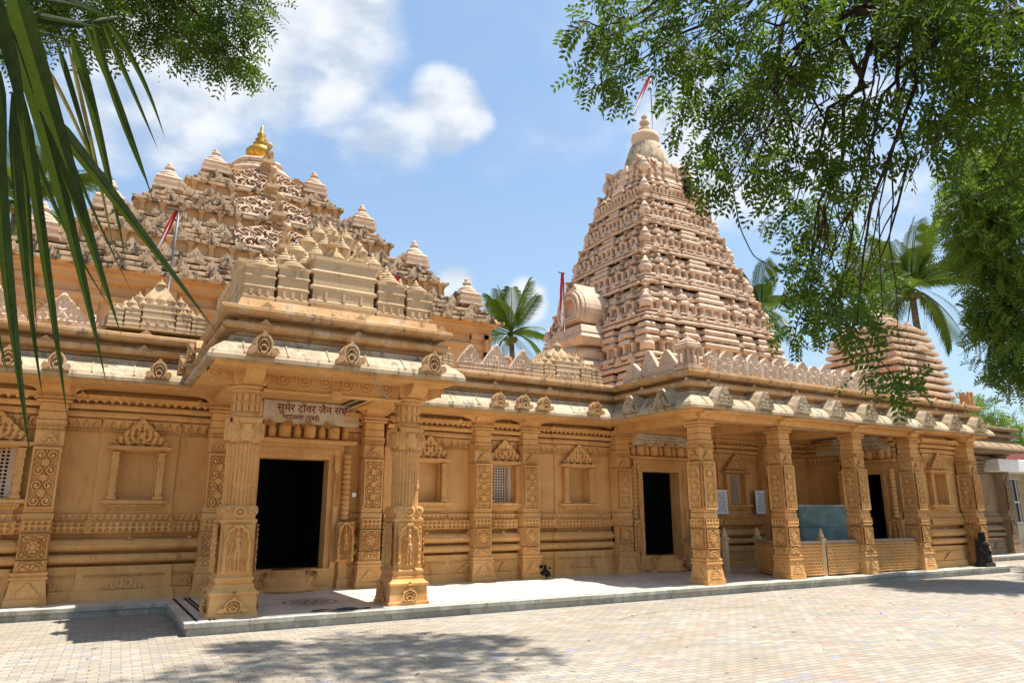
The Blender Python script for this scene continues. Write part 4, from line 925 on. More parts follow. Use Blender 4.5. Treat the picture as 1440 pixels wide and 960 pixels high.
for ti, (t, z) in enumerate(TI):
    tp = part('roof_tier', hall)
    slabs = MB(); cr = MB(); rec = MB()
    tn = TI[ti+1][0] if ti < 3 else 1.15; zn = TI[ti+1][1] if ti < 3 else 11.4
    nc = 5; ch = .178
    for c in range(nc):
        tt = t-c*.17; zz = z+c*ch
        slabs.extr(sqpath(tt), [(-.36, zz-.004), (-.02, zz), (0, zz+.015), (0, zz+.065), (-.02, zz+.08), (-.13, zz+.105), (-.36, zz+.11), (-.36, zz+ch-.006)], True, False)
        n = max(3, int(tt*2/.62))
        for s2 in range(4):
            a = s2*pi/2
            for k in range(n):
                p = -tt+.4+(2*tt-.8)*(k+(.5 if c % 2 else 0)*(0 if n < 4 else .9))/(n-1)
                if p > tt-.2: continue
                x, y = p, -tt+.02; crest(slabs, x*cos(a)-y*sin(a), x*sin(a)+y*cos(a), zz+.06, a, .72)
        # block seams: short raised edge stones
        m = max(2, int(tt*2/.55))
        for s2 in range(4):
            a = s2*pi/2
            for k in range(m):
                if (k+c) % 2: continue
                p = -tt+.15+(2*tt-.3)*k/(m-1); b = MB(); b.box(p-.17, p+.17, -tt-.035, -tt+.03, zz+.012, zz+.088); v = np.concatenate(b.v)
                v = np.stack([v[:, 0]*cos(a)-v[:, 1]*sin(a), v[:, 0]*sin(a)+v[:, 1]*cos(a), v[:, 2]], 1); slabs.add(v, b.f)
    rt = tn-.12+.0; zr = z+nc*ch
    rec.extr(sqpath(rt), [(0, zr-.15), (0, zn+.0)], True)
    n = max(3, int(rt*2/.42))
    for s2 in range(4):
        a = s2*pi/2
        for k in range(n):
            p = -rt+.08+(2*rt-.16)*k/(n-1); b = MB(); b.frus(p, -rt-.04, zr-.02, zn-.06, .055, .05, .045, .04); b.frus(p, -rt-.04, zn-.08, zn, .05, .05, .085, .08); v = np.concatenate(b.v)
            v = np.stack([v[:, 0]*cos(a)-v[:, 1]*sin(a), v[:, 0]*sin(a)+v[:, 1]*cos(a), v[:, 2]], 1); rec.add(v, b.f)
    slabs.build('eave_course', 'roofstone', tp); rec.build('recess_arcade', 'warmroof', tp)
    # bells at the corners
    bt = (t-.73); bz = z+nc*ch-.06
    for sx in (-1, 1):
        for sy in (-1, 1):
            b = MB(); q = .60; b.sq(sx*bt, sy*bt, [(.60*q, bz-.25), (.60*q, bz-.18), (.50*q, bz-.16), (.50*q, bz-.09), (.56*q, bz-.07), (.56*q, bz-.02), (.44*q, bz), (.44*q, bz+.06), (.50*q, bz+.07), (.46*q, bz+.11)])
            b.lathe(sx*bt, sy*bt, [(r_*q, bz+.10+(h_-.18)*q) for r_, h_ in [(.44, .18), (.47, .22), (.46, .30), (.36, .37), (.38, .41), (.29, .50), (.17, .58), (.12, .62), (.20, .67), (.20, .74), (.09, .79), (.13, .86), (.03, .98)]], 18)
            b.build('corner_bell', 'pink', tp)
    # central fretwork rib with guardians, front and right faces
    fr = MB(); gu = MB()
    for s2 in range(4):
        a = s2*pi/2; w = 2.3-.15*ti; h = .98; X, Y = gridxy(w, h, .017)
        xx = np.abs(X); px_, py_ = (xx+.08*np.sin(Y*6)) % .34, (Y+.05*np.sin(xx*9)) % .36; kk = np.hypot(px_-.17, py_-.18); th = np.arctan2(py_-.18, px_-.17)
        ph = (kk/.16-th/pi) % 1; solid = (np.abs(ph-.5) < .19) | (np.abs(kk-.19) < .020)
        env = Y/h < (1.0-.45*(xx/(w/2))**1.5); edge_ = Y/h > (1.0-.45*(xx/(w/2))**1.5)-.04
        mk = (solid | edge_ | (Y < .05)) & env
        y0 = -(t-.12); y1 = -(tn+.02); up = np.array([0, (y1-y0), (zn-z+.05)]); up = up/np.linalg.norm(up); o = np.array([-w/2, y0-.10, z+.12])
        nn = np.array([0, -up[2], up[1]]); R3 = np.array([[cos(a), -sin(a), 0], [sin(a), cos(a), 0], [0, 0, 1]])
        fr.hf(R3@o, R3@np.array([1., 0, 0]), R3@up, R3@nn, w, h*1.22, .03+0*X, mk, False)
        if s2 == 0: seated_guardian(gu, 0, -(tn+.30), zn+.12, .85); 
    fo = fr.build('fretwork', 'lattice', tp); sm_ = fo.modifiers.new('thickness', 'SOLIDIFY'); sm_.thickness = .07
    gu.build('lion_statue', 'kuta', tp)
cap = part('roof_crown', hall)
g = MB(); g.sq(0, 0, [(1.25, 10.9), (1.25, 11.0), (1.1, 11.05), (1.0, 11.25), (1.05, 11.3), (.9, 11.4)]); g.lathe(0, 0, [(1.0, 11.4), (1.12, 11.5), (1.0, 11.62), (.8, 11.72), (.85, 11.78), (.62, 11.9)], 24, True, 24, .06)
g.lathe(0, 0, [(.62, 11.9), (.72, 11.98), (.68, 12.06), (.5, 12.1)], 24, True, 16, .1); g.build('lotus_base', 'pink', cap)
g = MB(); g.lathe(0, 0, [(.26, 12.02), (.26, 12.28), (.30, 12.32), (.41, 12.44), (.42, 12.55), (.34, 12.66), (.18, 12.73), (.15, 12.78), (.23, 12.83), (.14, 12.90), (.18, 12.97), (.10, 13.06), (.14, 13.14), (.06, 13.24), (.05, 13.40), (.02, 13.48)], 28); g.build('gilded_pot', 'brass', cap)

# ---------------------------------------------------------------- tower over the sanctum
TX, TY = 19.3, 21.5
tower = thing('temple_tower', 'tall tapering pink sandstone tower of stacked carved storeys with a ribbed disc on top', 'temple tower', (TX, TY, 0))
def prof(z):
    zs = [4.5, 6.5, 8.1, 9.0, 11.3, 13.1, 14.7, 16.1, 16.4]; ts = [3.70, 3.55, 3.34, 3.08, 2.36, 1.86, 1.46, 1.04, .95]; return float(np.interp(z, zs, ts))
NT = 8; zt = [4.6, 6.4, 8.1, 9.65, 11.1, 12.45, 13.7, 14.85, 15.95]
for k in range(NT):
    za, zb = zt[k], zt[k+1]; dz = zb-za; tp = part('tower_storey', tower); b = MB()
    q = prof(za+.1)
    def o(f): return prof(za+f*dz)-q
    P = [(-.02, za)]
    if k >= NT-1:
        fr_ = [(0, -.06), (.25, -.06), (.28, .0), (.42, .04), (.46, -.05), (.62, -.05), (.65, .02), (.8, .05), (.84, -.03), (1, -.03)]
    else:
        fr_ = []; f0 = 0.0
        def course(h_, out_, gap=.028):
            global f0
            fr_.extend([(f0, out_-.05), (f0+.012, out_), (f0+h_*.5, out_+.025), (f0+h_-.012, out_), (f0+h_, out_-.05), (f0+h_+.004, -.11), (f0+h_+gap-.004, -.11)]); f0 += h_+gap
        hs_ = (.105, .07, .10) if k % 2 else (.10, .09, .06)
        for h_, o_ in zip(hs_, (.07, .04, .06)): course(h_, o_)
        AR0 = f0; fr_.extend([(f0, -.13), (f0+.19, -.13)]); f0 += .194; AR1 = f0
        rest = 1-f0; 
        for o_ in (.05, .08, .04): course(rest/3-.028, o_)
        fr_[-1] = (.998, -.11)
    P = [(o(f)+d, za+f*dz) for f, d in fr_]
    b.extr(ratha(q), P, True, False)
    # little pillars in the recess and pointed kudu gables above it
    for s2 in range(4):
        a = s2*pi/2
        def rot(v): return np.stack([v[:, 0]*cos(a)-v[:, 1]*sin(a), v[:, 0]*sin(a)+v[:, 1]*cos(a), v[:, 2]], 1)
        fr0, fr1 = (AR0, AR1) if k < NT-1 else (0, 1)
        if k < NT-1:
            qm = prof(za+fr0*dz)
            n = 15
            for j in range(n):
                x = -qm*.93+qm*1.86*j/(n-1); c = MB(); c.frus(x, -qm+.03, za+fr0*dz, za+fr1*dz, .06, .09, .055, .085); c.frus(x, -qm+.03, za+(fr1-.05)*dz, za+fr1*dz, .06, .09, .10, .13); b.add(rot(np.concatenate(c.v)), c.f)
            for lev, cnt, sc in (((.10, 9, .98 if k < 3 else .76), (AR1+.10, 11, .56)) if k < 6 else ((AR1+.1, 9, .42),)):
                ql = prof(za+lev*dz)
                for j in range(cnt):
                    x = -ql*.80+ql*1.6*j/(cnt-1); c = MB(); s_ = sc*(.75+.25*ql/3.4)
                    c.prism([(-.20*s_, 0), (.20*s_, 0), (.17*s_, .11*s_), (.07*s_, .23*s_), (0, .36*s_), (-.07*s_, .23*s_), (-.17*s_, .11*s_)], (x, -ql-.01, za+lev*dz+.04), (1, 0, 0), (0, 0, 1), (0, -1, 0), .14)
                    c.prism([(-.10*s_, .03*s_), (.10*s_, .03*s_), (.05*s_, .14*s_), (0, .2*s_), (-.05*s_, .14*s_)], (x, -ql-.15, za+lev*dz+.04), (1, 0, 0), (0, 0, 1), (0, -1, 0), .03)
                    b.add(rot(np.concatenate(c.v)), c.f)
            # foliage carving on the broad middle course
            zc0 = za+.012*dz; hh = .085*dz; ql = prof(zc0+hh/2); X, Y = gridxy(ql*1.9, hh, .03); H = ss(.25, .5, .5+.5*np.sin(X*26+1.5*np.sin(Y*24)))*ss(.5, .42, np.abs(Y/hh-.5))*.06
            c = MB(); c.hf((-ql*.95, -ql-.075, zc0), (1, 0, 0), (0, 0, 1), (0, -1, 0), ql*1.9, hh, H); b.add(rot(np.concatenate(c.v)), c.f, True)
    b.build('storey_body', 'pink', tp)
    qc = prof(za+.3*dz)
    if k < NT:
        for sx in (-1, 1):
            for sy in (-1, 1):
                c = MB(); r = .20*(.8+.2*qc/3); zc = za+.42*dz
                c.lathe(sx*(qc-.10), sy*(qc-.10), [(r*.7, zc-.12), (r*1.05, zc-.05), (r*1.15, zc+.05), (r*1.05, zc+.14), (r*.8, zc+.2), (r*.95, zc+.24), (r*.6, zc+.32), (r*.3, zc+.42), (r*.05, zc+.5)], 14, True, 14, .08); c.build('corner_finial', 'pink', tp)
crown = part('tower_crown', tower)
g = MB(); g.lathe(0, 0, [(.80, 15.7), (.86, 16.0), (.89, 16.1), (.85, 16.35), (.75, 16.7), (.64, 17.0), (.60, 17.1)], 56, True, 28, .08); g.build('ribbed_disc', 'chajja', crown)
g = MB(); g.lathe(0, 0, [(.62, 17.08), (.62, 17.14), (.55, 17.2), (.55, 17.3), (.60, 17.36), (.61, 17.5), (.58, 17.66), (.45, 17.76), (.25, 17.80)], 28); g.build('bell_cap', 'pink', crown)
g = MB(); g.lathe(0, 0, [(.12, 17.74), (.26, 17.86), (.28, 17.98), (.14, 18.08), (.12, 18.14), (.21, 18.24), (.21, 18.34), (.10, 18.42), (.08, 18.5), (.14, 18.56), (.10, 18.64), (.02, 18.7)], 18); g.build('finial', 'kuta', crown)
# horseshoe arch projecting from the tower's side
sk = part('horseshoe_arch', tower)
g = MB(); ax0, ax1 = -4.15, -3.0
def hs(r, n=22): return [(r*cos(t)*1.0, r*sin(t)*1.08) for t in np.linspace(-.62, pi+.62, n)]
zc = 9.05
for r, x0, x1 in ((.82, -4.03, -2.7),):
    p = hs(r); g.prism([(y, z) for y, z in p], (x1, 0, zc), (0, 1, 0), (0, 0, 1), (-1, 0, 0), x1-x0)
g.prism([(-.26, 0), (.26, 0), (.14, .18), (0, .36)], (-2.9, 0, zc+.80), (0, 1, 0), (0, 0, 1), (-1, 0, 0), 1.1)
g.build('arch_body', 'pink', sk)
g = MB()
g.prism([(y, z) for y, z in hs(.44)], (-4.03, 0, zc), (0, 1, 0), (0, 0, 1), (-1, 0, 0), .02)
def ring(r0, r1, xa, xb):
    a = hs(r0); b = hs(r1); n = len(a); v = [(xa, y, z+zc) for y, z in a]+[(xa, y, z+zc) for y, z in b]+[(xb, y, z+zc) for y, z in a]+[(xb, y, z+zc) for y, z in b]
    f = []
    for q in range(n):
        p = (q+1) % n; f += [(2*n+q, 2*n+p, 3*n+p, 3*n+q), (3*n+q, 3*n+p, n+p, n+q), (q, p, 2*n+p, 2*n+q)]
    g.add(v, f)
for r0, r1, xx in ((.44, .54, -4.30), (.54, .61, -4.25), (.61, .71, -4.32), (.71, .79, -4.2)): ring(r0, r1, -4.0, xx)
g.build('arch_face', 'pink', sk)
g = MB(); g.frus(-3.7, 0, 4.6, 6.5, .6, 1.1, .55, 1.05); g.frus(-3.7, 0, 6.5, 6.8, .55, 1.0, .7, 1.15); g.frus(-3.7, 0, 6.8, 7.0, .7, 1.15, .6, 1.0); g.lathe(-3.7, 0, [(.7, 7.0), (.92, 7.12), (.95, 7.4), (.72, 7.6)], 20); g.frus(-3.65, 0, 7.6, 7.85, .7, 1.0, .85, 1.15); g.frus(-3.65, 0, 7.85, 8.05, .85, 1.15, .75, 1.0); g.frus(-3.65, 0, 8.05, 8.35, .78, 1.05, .7, .9); g.build('arch_pedestal', 'pink', sk)

# ---------------------------------------------------------------- small shrines on the roofs
def small_shrine(x, y, hw, hd, h, label, zb=4.64):
    t = thing('roof_shrine', label, 'roof shrine', (x, y, zb), 0, 'small roof shrines above the eaves'); cluster_roof(t, hw, hd, 0.02, h, .40, 3); 
    g = MB(); g.box(-hw*1.02, hw*1.02, -hd*1.02, hd*1.02, 0, .02); g.build('base', 'kuta', t); return t
small_shrine(.72, 14.1, .78, .40, 1.15, 'small roof shrine of stacked bells above the blind niche, under the palm frond', 4.72)
small_shrine(9.55, 14.2, 1.0, .5, 1.12, 'small roof shrine of stacked bells between the carved gables and the tower')
small_shrine(6.05, 13.85, .40, .30, .85, 'tiny roof shrine tucked beside the entrance porch roof')

# ---------------------------------------------------------------- signboards and notices
def letters(txt, size, x, z, parent, y, name='lettering', mat_='redpaint', thick=.004, sx=1):
    cu = bpy.data.curves.new(name, 'FONT'); cu.body = txt; cu.size = size; cu.extrude = thick; cu.align_x = 'CENTER'
    o = bpy.data.objects.new(name, cu); COL.objects.link(o); o.parent = parent; o.location = (x, y, z); o.rotation_euler = (pi/2, 0, 0); o.scale = (sx, 1, 1); cu.materials.append(M[mat_]); bpy.context.view_layer.update()
    me = bpy.data.meshes.new_from_object(o.evaluated_get(bpy.context.evaluated_depsgraph_get())); bpy.data.objects.remove(o)
    n0 = len(me.vertices); co = np.zeros(n0*3); me.vertices.foreach_get('co', co); co = co.reshape(-1, 3); fs = [tuple(p.vertices) for p in me.polygons]; bold = MB()
    for k, (dx, dz) in enumerate(((0, 0), (.014, 0), (.007, .008), (.007, -.008))): bold.add(co+np.array([dx*size, dz*size*1.6, -.0006*k]), fs)
    me = bold.mesh(name, mat_)
    o = bpy.data.objects.new(name, me); COL.objects.link(o); o.parent = parent; o.location = (x, y, z); o.rotation_euler = (pi/2, 0, 0); return o
def scribble(mb, x0, x1, z, h, y, r):            # illegible small writing
    x = x0
    while x < x1-.02:
        wlen = r.uniform(.04, .13); xe = min(x1, x+wlen)
        mb.box(x, xe, y-.002, y, z+h*.78, z+h*.92); q = x+.01
        while q < xe-.008:
            hh = r.uniform(.35, .8); mb.box(q, q+h*.14, y-.003, y, z+h*(.78-hh*.78), z+h*.78)
            if r.random() < .6: zz = z+h*r.uniform(.1, .6); mb.box(q, min(xe, q+h*.45), y-.0025, y, zz, zz+h*.13)
            q += h*r.uniform(.4, .6)
        x = xe+h*.5
s1 = thing('signboard', 'stone signboard with large maroon Hindi lettering over the porch doorway', 'signboard', (3.69, 14.27, 0))
g = MB(); g.box(-.95, .97, -.03, .10, 3.30, 3.74); g.build('slab', 'panelstone', s1, bevel=.01)
letters('सुमेर टॉवर जैन संघ', .205, .0, 3.535, s1, -.031, sx=1.0); letters('भायखला (मुंबई)', .125, -.22, 3.385, s1, -.031)
rr = random.Random(3)
s2 = thing('signboard', 'stone signboard with rows of small faded writing over the doorway beside the corner column', 'signboard', (12.86, 14.27, 0))
g = MB(); g.prism([(-1.0, 3.28), (1.0, 3.28), (1.0, 3.56), (.85, 3.69), (-.85, 3.69), (-1.0, 3.56)], (0, .10, 0), (1, 0, 0), (0, 0, 1), (0, -1, 0), .13); g.build('slab', 'panelstone', s2)
g = MB(); scribble(g, -.3, .3, 3.615, .04, -.031, rr)
for z, a in ((3.535, .62), (3.46, .5), (3.39, .85), (3.32, .45)): scribble(g, -a, a, z, .05, -.031, rr)
g.build('lettering', 'ink', s2)
s3 = thing('signboard', 'round-cornered stone signboard with faded writing over the far portico doorway, behind the green cabinet', 'signboard', (18.60, 12.75, 0), -pi/2)
g = MB(); g.prism([(-1.1, 3.20), (1.1, 3.20), (1.15, 3.40), (.9, 3.66), (-.9, 3.66), (-1.15, 3.40)], (0, .10, 0), (1, 0, 0), (0, 0, 1), (0, -1, 0), .13); g.build('slab', 'panelstone', s3)
g = MB()
for z, a in ((3.56, .4), (3.45, .75), (3.34, .85), (3.26, .3)): scribble(g, -a, a, z, .06, -.031, rr)
g.build('lettering', 'ink', s3)
for x, lb in ((14.82, 'white paper notice half hidden by the corner column'), (16.42, 'white paper notice right of the lattice window, beside a column')):
    n_ = thing('paper_notice', lb, 'notice', (x, 14.18 if x > 16 else 14.2, 0), 0, 'white paper notices on the portico wall')
    g = MB(); g.box(-.26, .26, -.012, 0, 1.56, 2.20); g.build('sheet', 'paper', n_); g = MB()
    for k in range(9): scribble(g, -.2+.03*(k % 3), .2-.03*(k % 2), 2.08-k*.058, .04, -.0125, rr)
    g.build('print', 'blueink', n_)

# ---------------------------------------------------------------- railings, cabinet, statue, small fittings
def rail_post(parent, x, y):
    g = MB(); g.sq(x, y, [(.055, Z0), (.055, .95), (.075, .96), (.085, 1.0), (.075, 1.02)]); g.lathe(x, y, [(.06, 1.02), (.075, 1.06), (.06, 1.11), (.035, 1.14), (.045, 1.17), (.02, 1.22), (.004, 1.25)], 12); return g.build('post', 'kuta', parent)
def rail_panel(parent, x0, y0, x1, y1):
    L = hypot(x1-x0, y1-y0); a = atan2(y1-y0, x1-x0); g = MB(); g.box(0, L, -.03, .03, Z0+.02, .90); w = L
    for face, o, u, n in (('f', (0, -.031, Z0+.04), (1, 0, 0), (0, -1, 0)), ('b', (L, .031, Z0+.04), (-1, 0, 0), (0, 1, 0))):
        X, Y = gridxy(L, .66, .0085 if L > .5 else .012); H = r_frame(X, Y, L, .66, .035, r_jali(X, Y, L, .66, .072)); g.hf(o, u, (0, 0, 1), n, L, .66, H*.045)
    g.build('pierced_panel', 'gold', parent, (x0, y0, 0), a); t = MB(); t.box(0, L, -.055, .055, .90, .96); t.build('handrail', 'lattice', parent, (x0, y0, 0), a)
r1 = thing('railing', 'pierced stone railing in front of the green cabinet, with a knobbed post', 'railing')
rail_panel(r1, 13.95, 11.27, 14.88, 11.27); rail_post(r1, 14.95, 11.27); rail_panel(r1, 15.02, 11.27, 16.24, 11.27)
r2 = thing('railing', 'pierced stone railing closing the last gap, in front of the far portico doorway', 'railing'); rail_panel(r2, 16.66, 11.27, 18.64, 11.27)
r3 = thing('railing', 'short pierced stone railing running back behind the second portico column to a knobbed post', 'railing'); rail_panel(r3, 13.78, 11.5, 14.5, 12.72); rail_post(r3, 14.55, 12.8)
r4 = thing('railing', 'low railing running to the back wall from a lone knobbed post, behind the corner column', 'railing'); rail_post(r4, 13.42, 12.8); rail_panel(r4, 13.42, 12.88, 13.42, 14.15)
cb = thing('cabinet', 'large pale green metal cabinet standing behind the railing', 'cabinet', (16.95, 12.75, 0), radians(-34))
g = MB(); g.box(-.62, .62, -.25, .25, Z0+.12, 1.76); 
for sx in (-.54, .54):
    for sy in (-.2, .2): g.box(sx-.03, sx+.03, sy-.03, sy+.03, Z0, Z0+.12)
g.build('body', 'teal', cb, bevel=.01)
g = MB(); g.box(-.58, .58, -.265, -.25, 1.22, 1.72); g.box(-.58, .58, -.265, -.25, .34, 1.19); g.build('door_panel', 'teal', cb, bevel=.006)
g = MB(); g.box(.62, .66, -.27, .26, .3, 1.77); g.box(-.62, .66, -.27, -.255, 1.76, 1.785); g.build('edge_trim', 'aluminium', cb)
ca = tag(MB().box(14.6, 15.6, 12.0, 12.5, Z0, Z0+.018).build('mat', 'carpet'), 'dark mat lying on the portico floor behind the first gap', 'mat')
st = thing('black_statue', 'black stone figure on a block leaning at the foot of the last portico column', 'statue', (21.30, 10.98, Z0))
g = MB(); g.frus(0, 0, 0, .10, .24, .16, .22, .15); g.frus(0, .04, .10, .72, .17, .09, .15, .07); g.lathe(0, .0, [(.10, .10), (.13, .2), (.12, .4), (.15, .52), (.16, .6), (.09, .68), (.06, .70)], 14); g.ell((0, -.02, .78), (.085, .09, .11)); g.ell((0, -.02, .88), (.09, .09, .05))
for sx in (-1, 1): g.tube([(sx*.14, 0, .6), (sx*.2, -.03, .45), (sx*.12, -.1, .36)], [.05, .045, .035], 8); g.ell((sx*.17, -.02, .16), (.06, .08, .14))
g.build('figure', 'black', st); g = MB(); g.frus(.27, .05, 0, .3, .1, .1, .07, .07); g.ell((.28, .02, .36), (.08, .08, .1)); g.build('attendant', 'black', st)
sw = tag(MB().box(4.57, 4.65, 14.18, 14.22, 1.90, 1.98).build('switch_box', 'plastic'), 'small white switch box on the wall right of the porch doorway', 'switch box')
rod = tag(MB().tube([(3.62, 10.62, 3.74), (4.05, 11.0, 3.40)], .013, 8).build('metal_rod', 'aluminium'), 'thin pale rod hanging slantwise from the porch eave', 'rod')
tl = tag(MB().tube([(14.6, 11.62, 3.60), (15.8, 11.62, 3.60)], .022, 8).build('tube_light', 'plastic'), 'white tube light under the portico ceiling between the second and third columns', 'tube light')
cctv = thing('security_camera', 'small white camera on the roof edge beside the roof shrine', 'camera', (-.28, 13.75, 4.63))
g = MB(); g.tube([(0, 0, 0), (0, 0, .12)], .02, 8); g.build('bracket', 'plastic', cctv); g = MB(); g.box(-.05, .05, -.14, .08, .12, .22); g.build('body', 'plastic', cctv, bevel=.01); g = MB(); g.lathe(0, 0, [(.04, 0), (.04, .02)], 12); lo_ = g.build('lens', 'cable', cctv, (0, -.14, .17)); lo_.rotation_euler = (pi/2, 0, 0)
hv = MB(); hv.ell((0, 0, 0), (.20, .10, .42), 12, 9); hv.ell((.12, .0, .25), (.14, .09, .22)); hv.ell((-.08, 0, .30), (.1, .08, .12))
hv.ell((.03, -.03, -.2), (.13, .09, .3)); tag(hv.build('bee_hive', 'hive', None, (TX+.62, TY-1.72, 14.62)), 'dark wild bees nest hanging on the upper tower face', 'bees nest')
stn = MB()
for k in range(16): stn.ell((9.02+rnd.uniform(-.10, .10), 14.0+rnd.uniform(-.05, .04), Z0+.05+abs(rnd.gauss(.12, .10))), (rnd.uniform(.02, .06), .04, rnd.uniform(.02, .06)), 6, 5)
tag(stn.build('black_bundle', 'black'), 'dark crumpled bundle at the foot of the pilaster right of the lattice window', 'bundle')
drm = MB(); X, Y = np.meshgrid(np.linspace(0, .9, 24), np.linspace(0, .12, 6)); Hm = .015+.02*np.sin(X*9)*np.sin(Y*20+X*3); drm.hf((3.05, 11.02, Z0+.004), (1, .02, 0), (0, 1, 0), (0, 0, 1), .9, .12, np.abs(Hm))
tag(drm.build('floor_strip', 'carpet'), 'dark green rumpled strip on the porch floor edge', 'cloth')  # dark green wavy sheet along the floor edge

# ---------------------------------------------------------------- flags
def flag(x, y, z0, z1, label, drop, spread, lean=(0, 0), wd=1.0):
    t = thing('temple_flag', label, 'flag', (x, y, z0), 0, 'red and white flags on the temple roofs'); h = z1-z0
    g = MB(); g.tube([(0, 0, 0), (lean[0]*.5, lean[1]*.5, h*.5), (lean[0], lean[1], h)], .025, 8); g.build('pole', 'pole', t)
    g = MB(); g.box(lean[0]-.22, lean[0]+.06, lean[1]-.03, lean[1]+.03, h-.03, h+.0); g.build('crossbar', 'pole', t)
    for nm, m, o0, o1 in (('red_cloth', 'red', 0, .5), ('white_cloth', 'white', .5, .75), ('red_cloth', 'red', .75, 1)):
        a, b = np.meshgrid(np.linspace(o0, o1, 6), np.linspace(0, 1, 14)); wv = .035*np.sin(a*9+b*5)
        px = lean[0]-.02-a*.13*wd-spread[0]*b+wv*.8*wd; py = lean[1]-spread[1]*b-.03-.03*np.cos(a*7+b*4); pz = h-.03-drop*b
        v = np.stack([px, py, pz], -1).reshape(-1, 3); idx = np.arange(84).reshape(14, 6); q = np.stack([idx[:-1, :-1], idx[:-1, 1:], idx[1:, 1:], idx[1:, :-1]], -1).reshape(-1, 4)
        c = MB(); c.add(v, q.tolist(), True); c.build(nm, m, t)
    return t
flag(.85, 14.45, 5.4, 7.35, 'red and white flag hanging from a pole above the small shrine by the palm frond', .95, (.26, 0), (.04, 0), .5)
flag(5.05, 13.2, 4.7, 6.35, 'red flag on a pole behind the porch roof', .85, (.05, 0))
flag(TX-4.75, TY-.4, 8.0, 10.4, 'dark red flag hanging beside the horseshoe arch of the tower', 2.1, (.0, 0))
flag(22.9, 14.3, 7.3, 10.0, 'red flag on a pole beyond the leaves near the coconut palm', .9, (-.3, 0))
t = flag(TX+.3, TY-.2, 17.6, 20.6, 'long red pennant streaming from the pole on the tower summit', 2.2, (1.0, 0), (-.0, 0))

# ---------------------------------------------------------------- annex at the far right
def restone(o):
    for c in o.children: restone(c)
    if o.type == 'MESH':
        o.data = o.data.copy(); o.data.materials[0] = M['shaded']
restone(wing3)  # swaps the wing's golden stone for the copy darkened as if in shade
an = thing('annex_building', 'plain cream annex with a white concrete canopy, red sheet roof and dark window', 'building', (-.9, 0, 0))
g = MB(); g.box(30.6, 44, 15.2, 24, 0, 3.7); g.build('wall', 'cream', an)
g = MB(); g.box(29.2, 44, 13.6, 16, 3.05, 3.5); g.build('canopy', 'whitepaint', an, bevel=.02)
for k in (32.2, 37.2): g = MB(); g.box(k, k+.6, 13.9, 14.5, 0, 3.05); g.build('pillar', 'cream', an)
w_ = MB(); w_.box(32.4, 35.3, 15.17, 15.2, 1.2, 2.95); wo = w_.build('window', 'glass', an); f_ = MB()
for x in (32.43, 33.4, 34.35, 35.27): f_.box(x-.03, x+.03, 15.13, 15.17, 1.2, 2.95)
for z in (1.2, 2.0, 2.92): f_.box(32.4, 35.3, 15.125, 15.168, z-.03, z+.03)
f_.build('window_frame', 'aluminium', wo)
g = MB(); k = 29.3
while k < 44: g.frus(k, 17.2, 3.72, 4.25, .05, 1.9, .05, 1.5); k += .16
g.box(29.2, 44, 15.3, 19, 3.7, 3.9); g.box(29.2, 44, 15.8, 18.8, 3.9, 4.15); g.build('red_roof', 'redroof', an)

# ---------------------------------------------------------------- vegetation
def pinnate(axis, up, base, L, n, ll, lw, A, droop=.25):
    """compound leaf: n pairs of leaflets; appends verts quads"""
    axis = axis/np.linalg.norm(axis); side = np.cross(axis, up); side /= np.linalg.norm(side)+1e-9; nrm = np.cross(side, axis)
    for i in range(n):
        t = (i+.8)/n; c = base+axis*(L*t)+np.array([0, 0, -droop*L*t*t])
        for sg in (-1, 1):
            d = side*sg*.86+axis*.5+np.array([0, 0, -.18])+nrm*rnd.uniform(-.25, .25); d /= np.linalg.norm(d); w = np.cross(d, nrm); w /= np.linalg.norm(w)+1e-9
            l = ll*(1-.35*abs(t-.45))*rnd.uniform(.85, 1.1)
            A.append((c, c+d*l*.45+w*lw*.5, c+d*l, c+d*l*.4-w*lw*.5))
def quads(name, A, m, parent):
    v = np.array(A).reshape(-1, 3); n = len(A); me = bpy.data.meshes.new(name); me.vertices.add(n*4); me.vertices.foreach_set('co', v.ravel()); me.loops.add(n*4); me.loops.foreach_set('vertex_index', np.arange(n*4, dtype=np.int32))
    me.polygons.add(n); me.polygons.foreach_set('loop_start', (np.arange(n)*4).astype(np.int32)); me.update(calc_edges=True); me.materials.append(M[m])
    o = bpy.data.objects.new(name, me); COL.objects.link(o); o.parent = parent; return o
def rv(): v = RNG.normal(size=3); return v/np.linalg.norm(v)
def sprays(A, c, r, n, L=.19, ll=.084, lw=.031, k=5):
    for _ in range(n):
        d = rv(); p = c+d*r*(RNG.random()**.45)*np.array([1, 1, .9]); ax = d*.7+rv()*.85+np.array([0, 0, -.32]); pinnate(ax, rv(), p, L*rnd.uniform(.7, 1.2), k, ll, lw, A)
def bent(p0, p1, n, wob, sag=0):
    t = np.linspace(0, 1, n)[:, None]; P = p0*(1-t)+p1*t; P[1:-1] += RNG.normal(size=(n-2, 3))*wob; P[:, 2] -= sag*(np.sin(t[:, 0]*pi)); return P
def out_of_view(p, mrg=270):
    d = np.asarray(p, float)-np.array([0, 0, EYE]); z = d@_F
    if z < .3: return True
    u = 720+1000*(d@_R)/z; v = 480-1000*(d@_U)/z; q = mrg*8/z+30
    return u < -q or u > 1440+q or v < -q or v > 960+q
nm = thing('neem_tree', 'large neem tree leaning in from the upper right with drooping fine-leaved branches', 'tree', (9.2, .6, 0))
OFF = np.array([9.2, .6, 0])
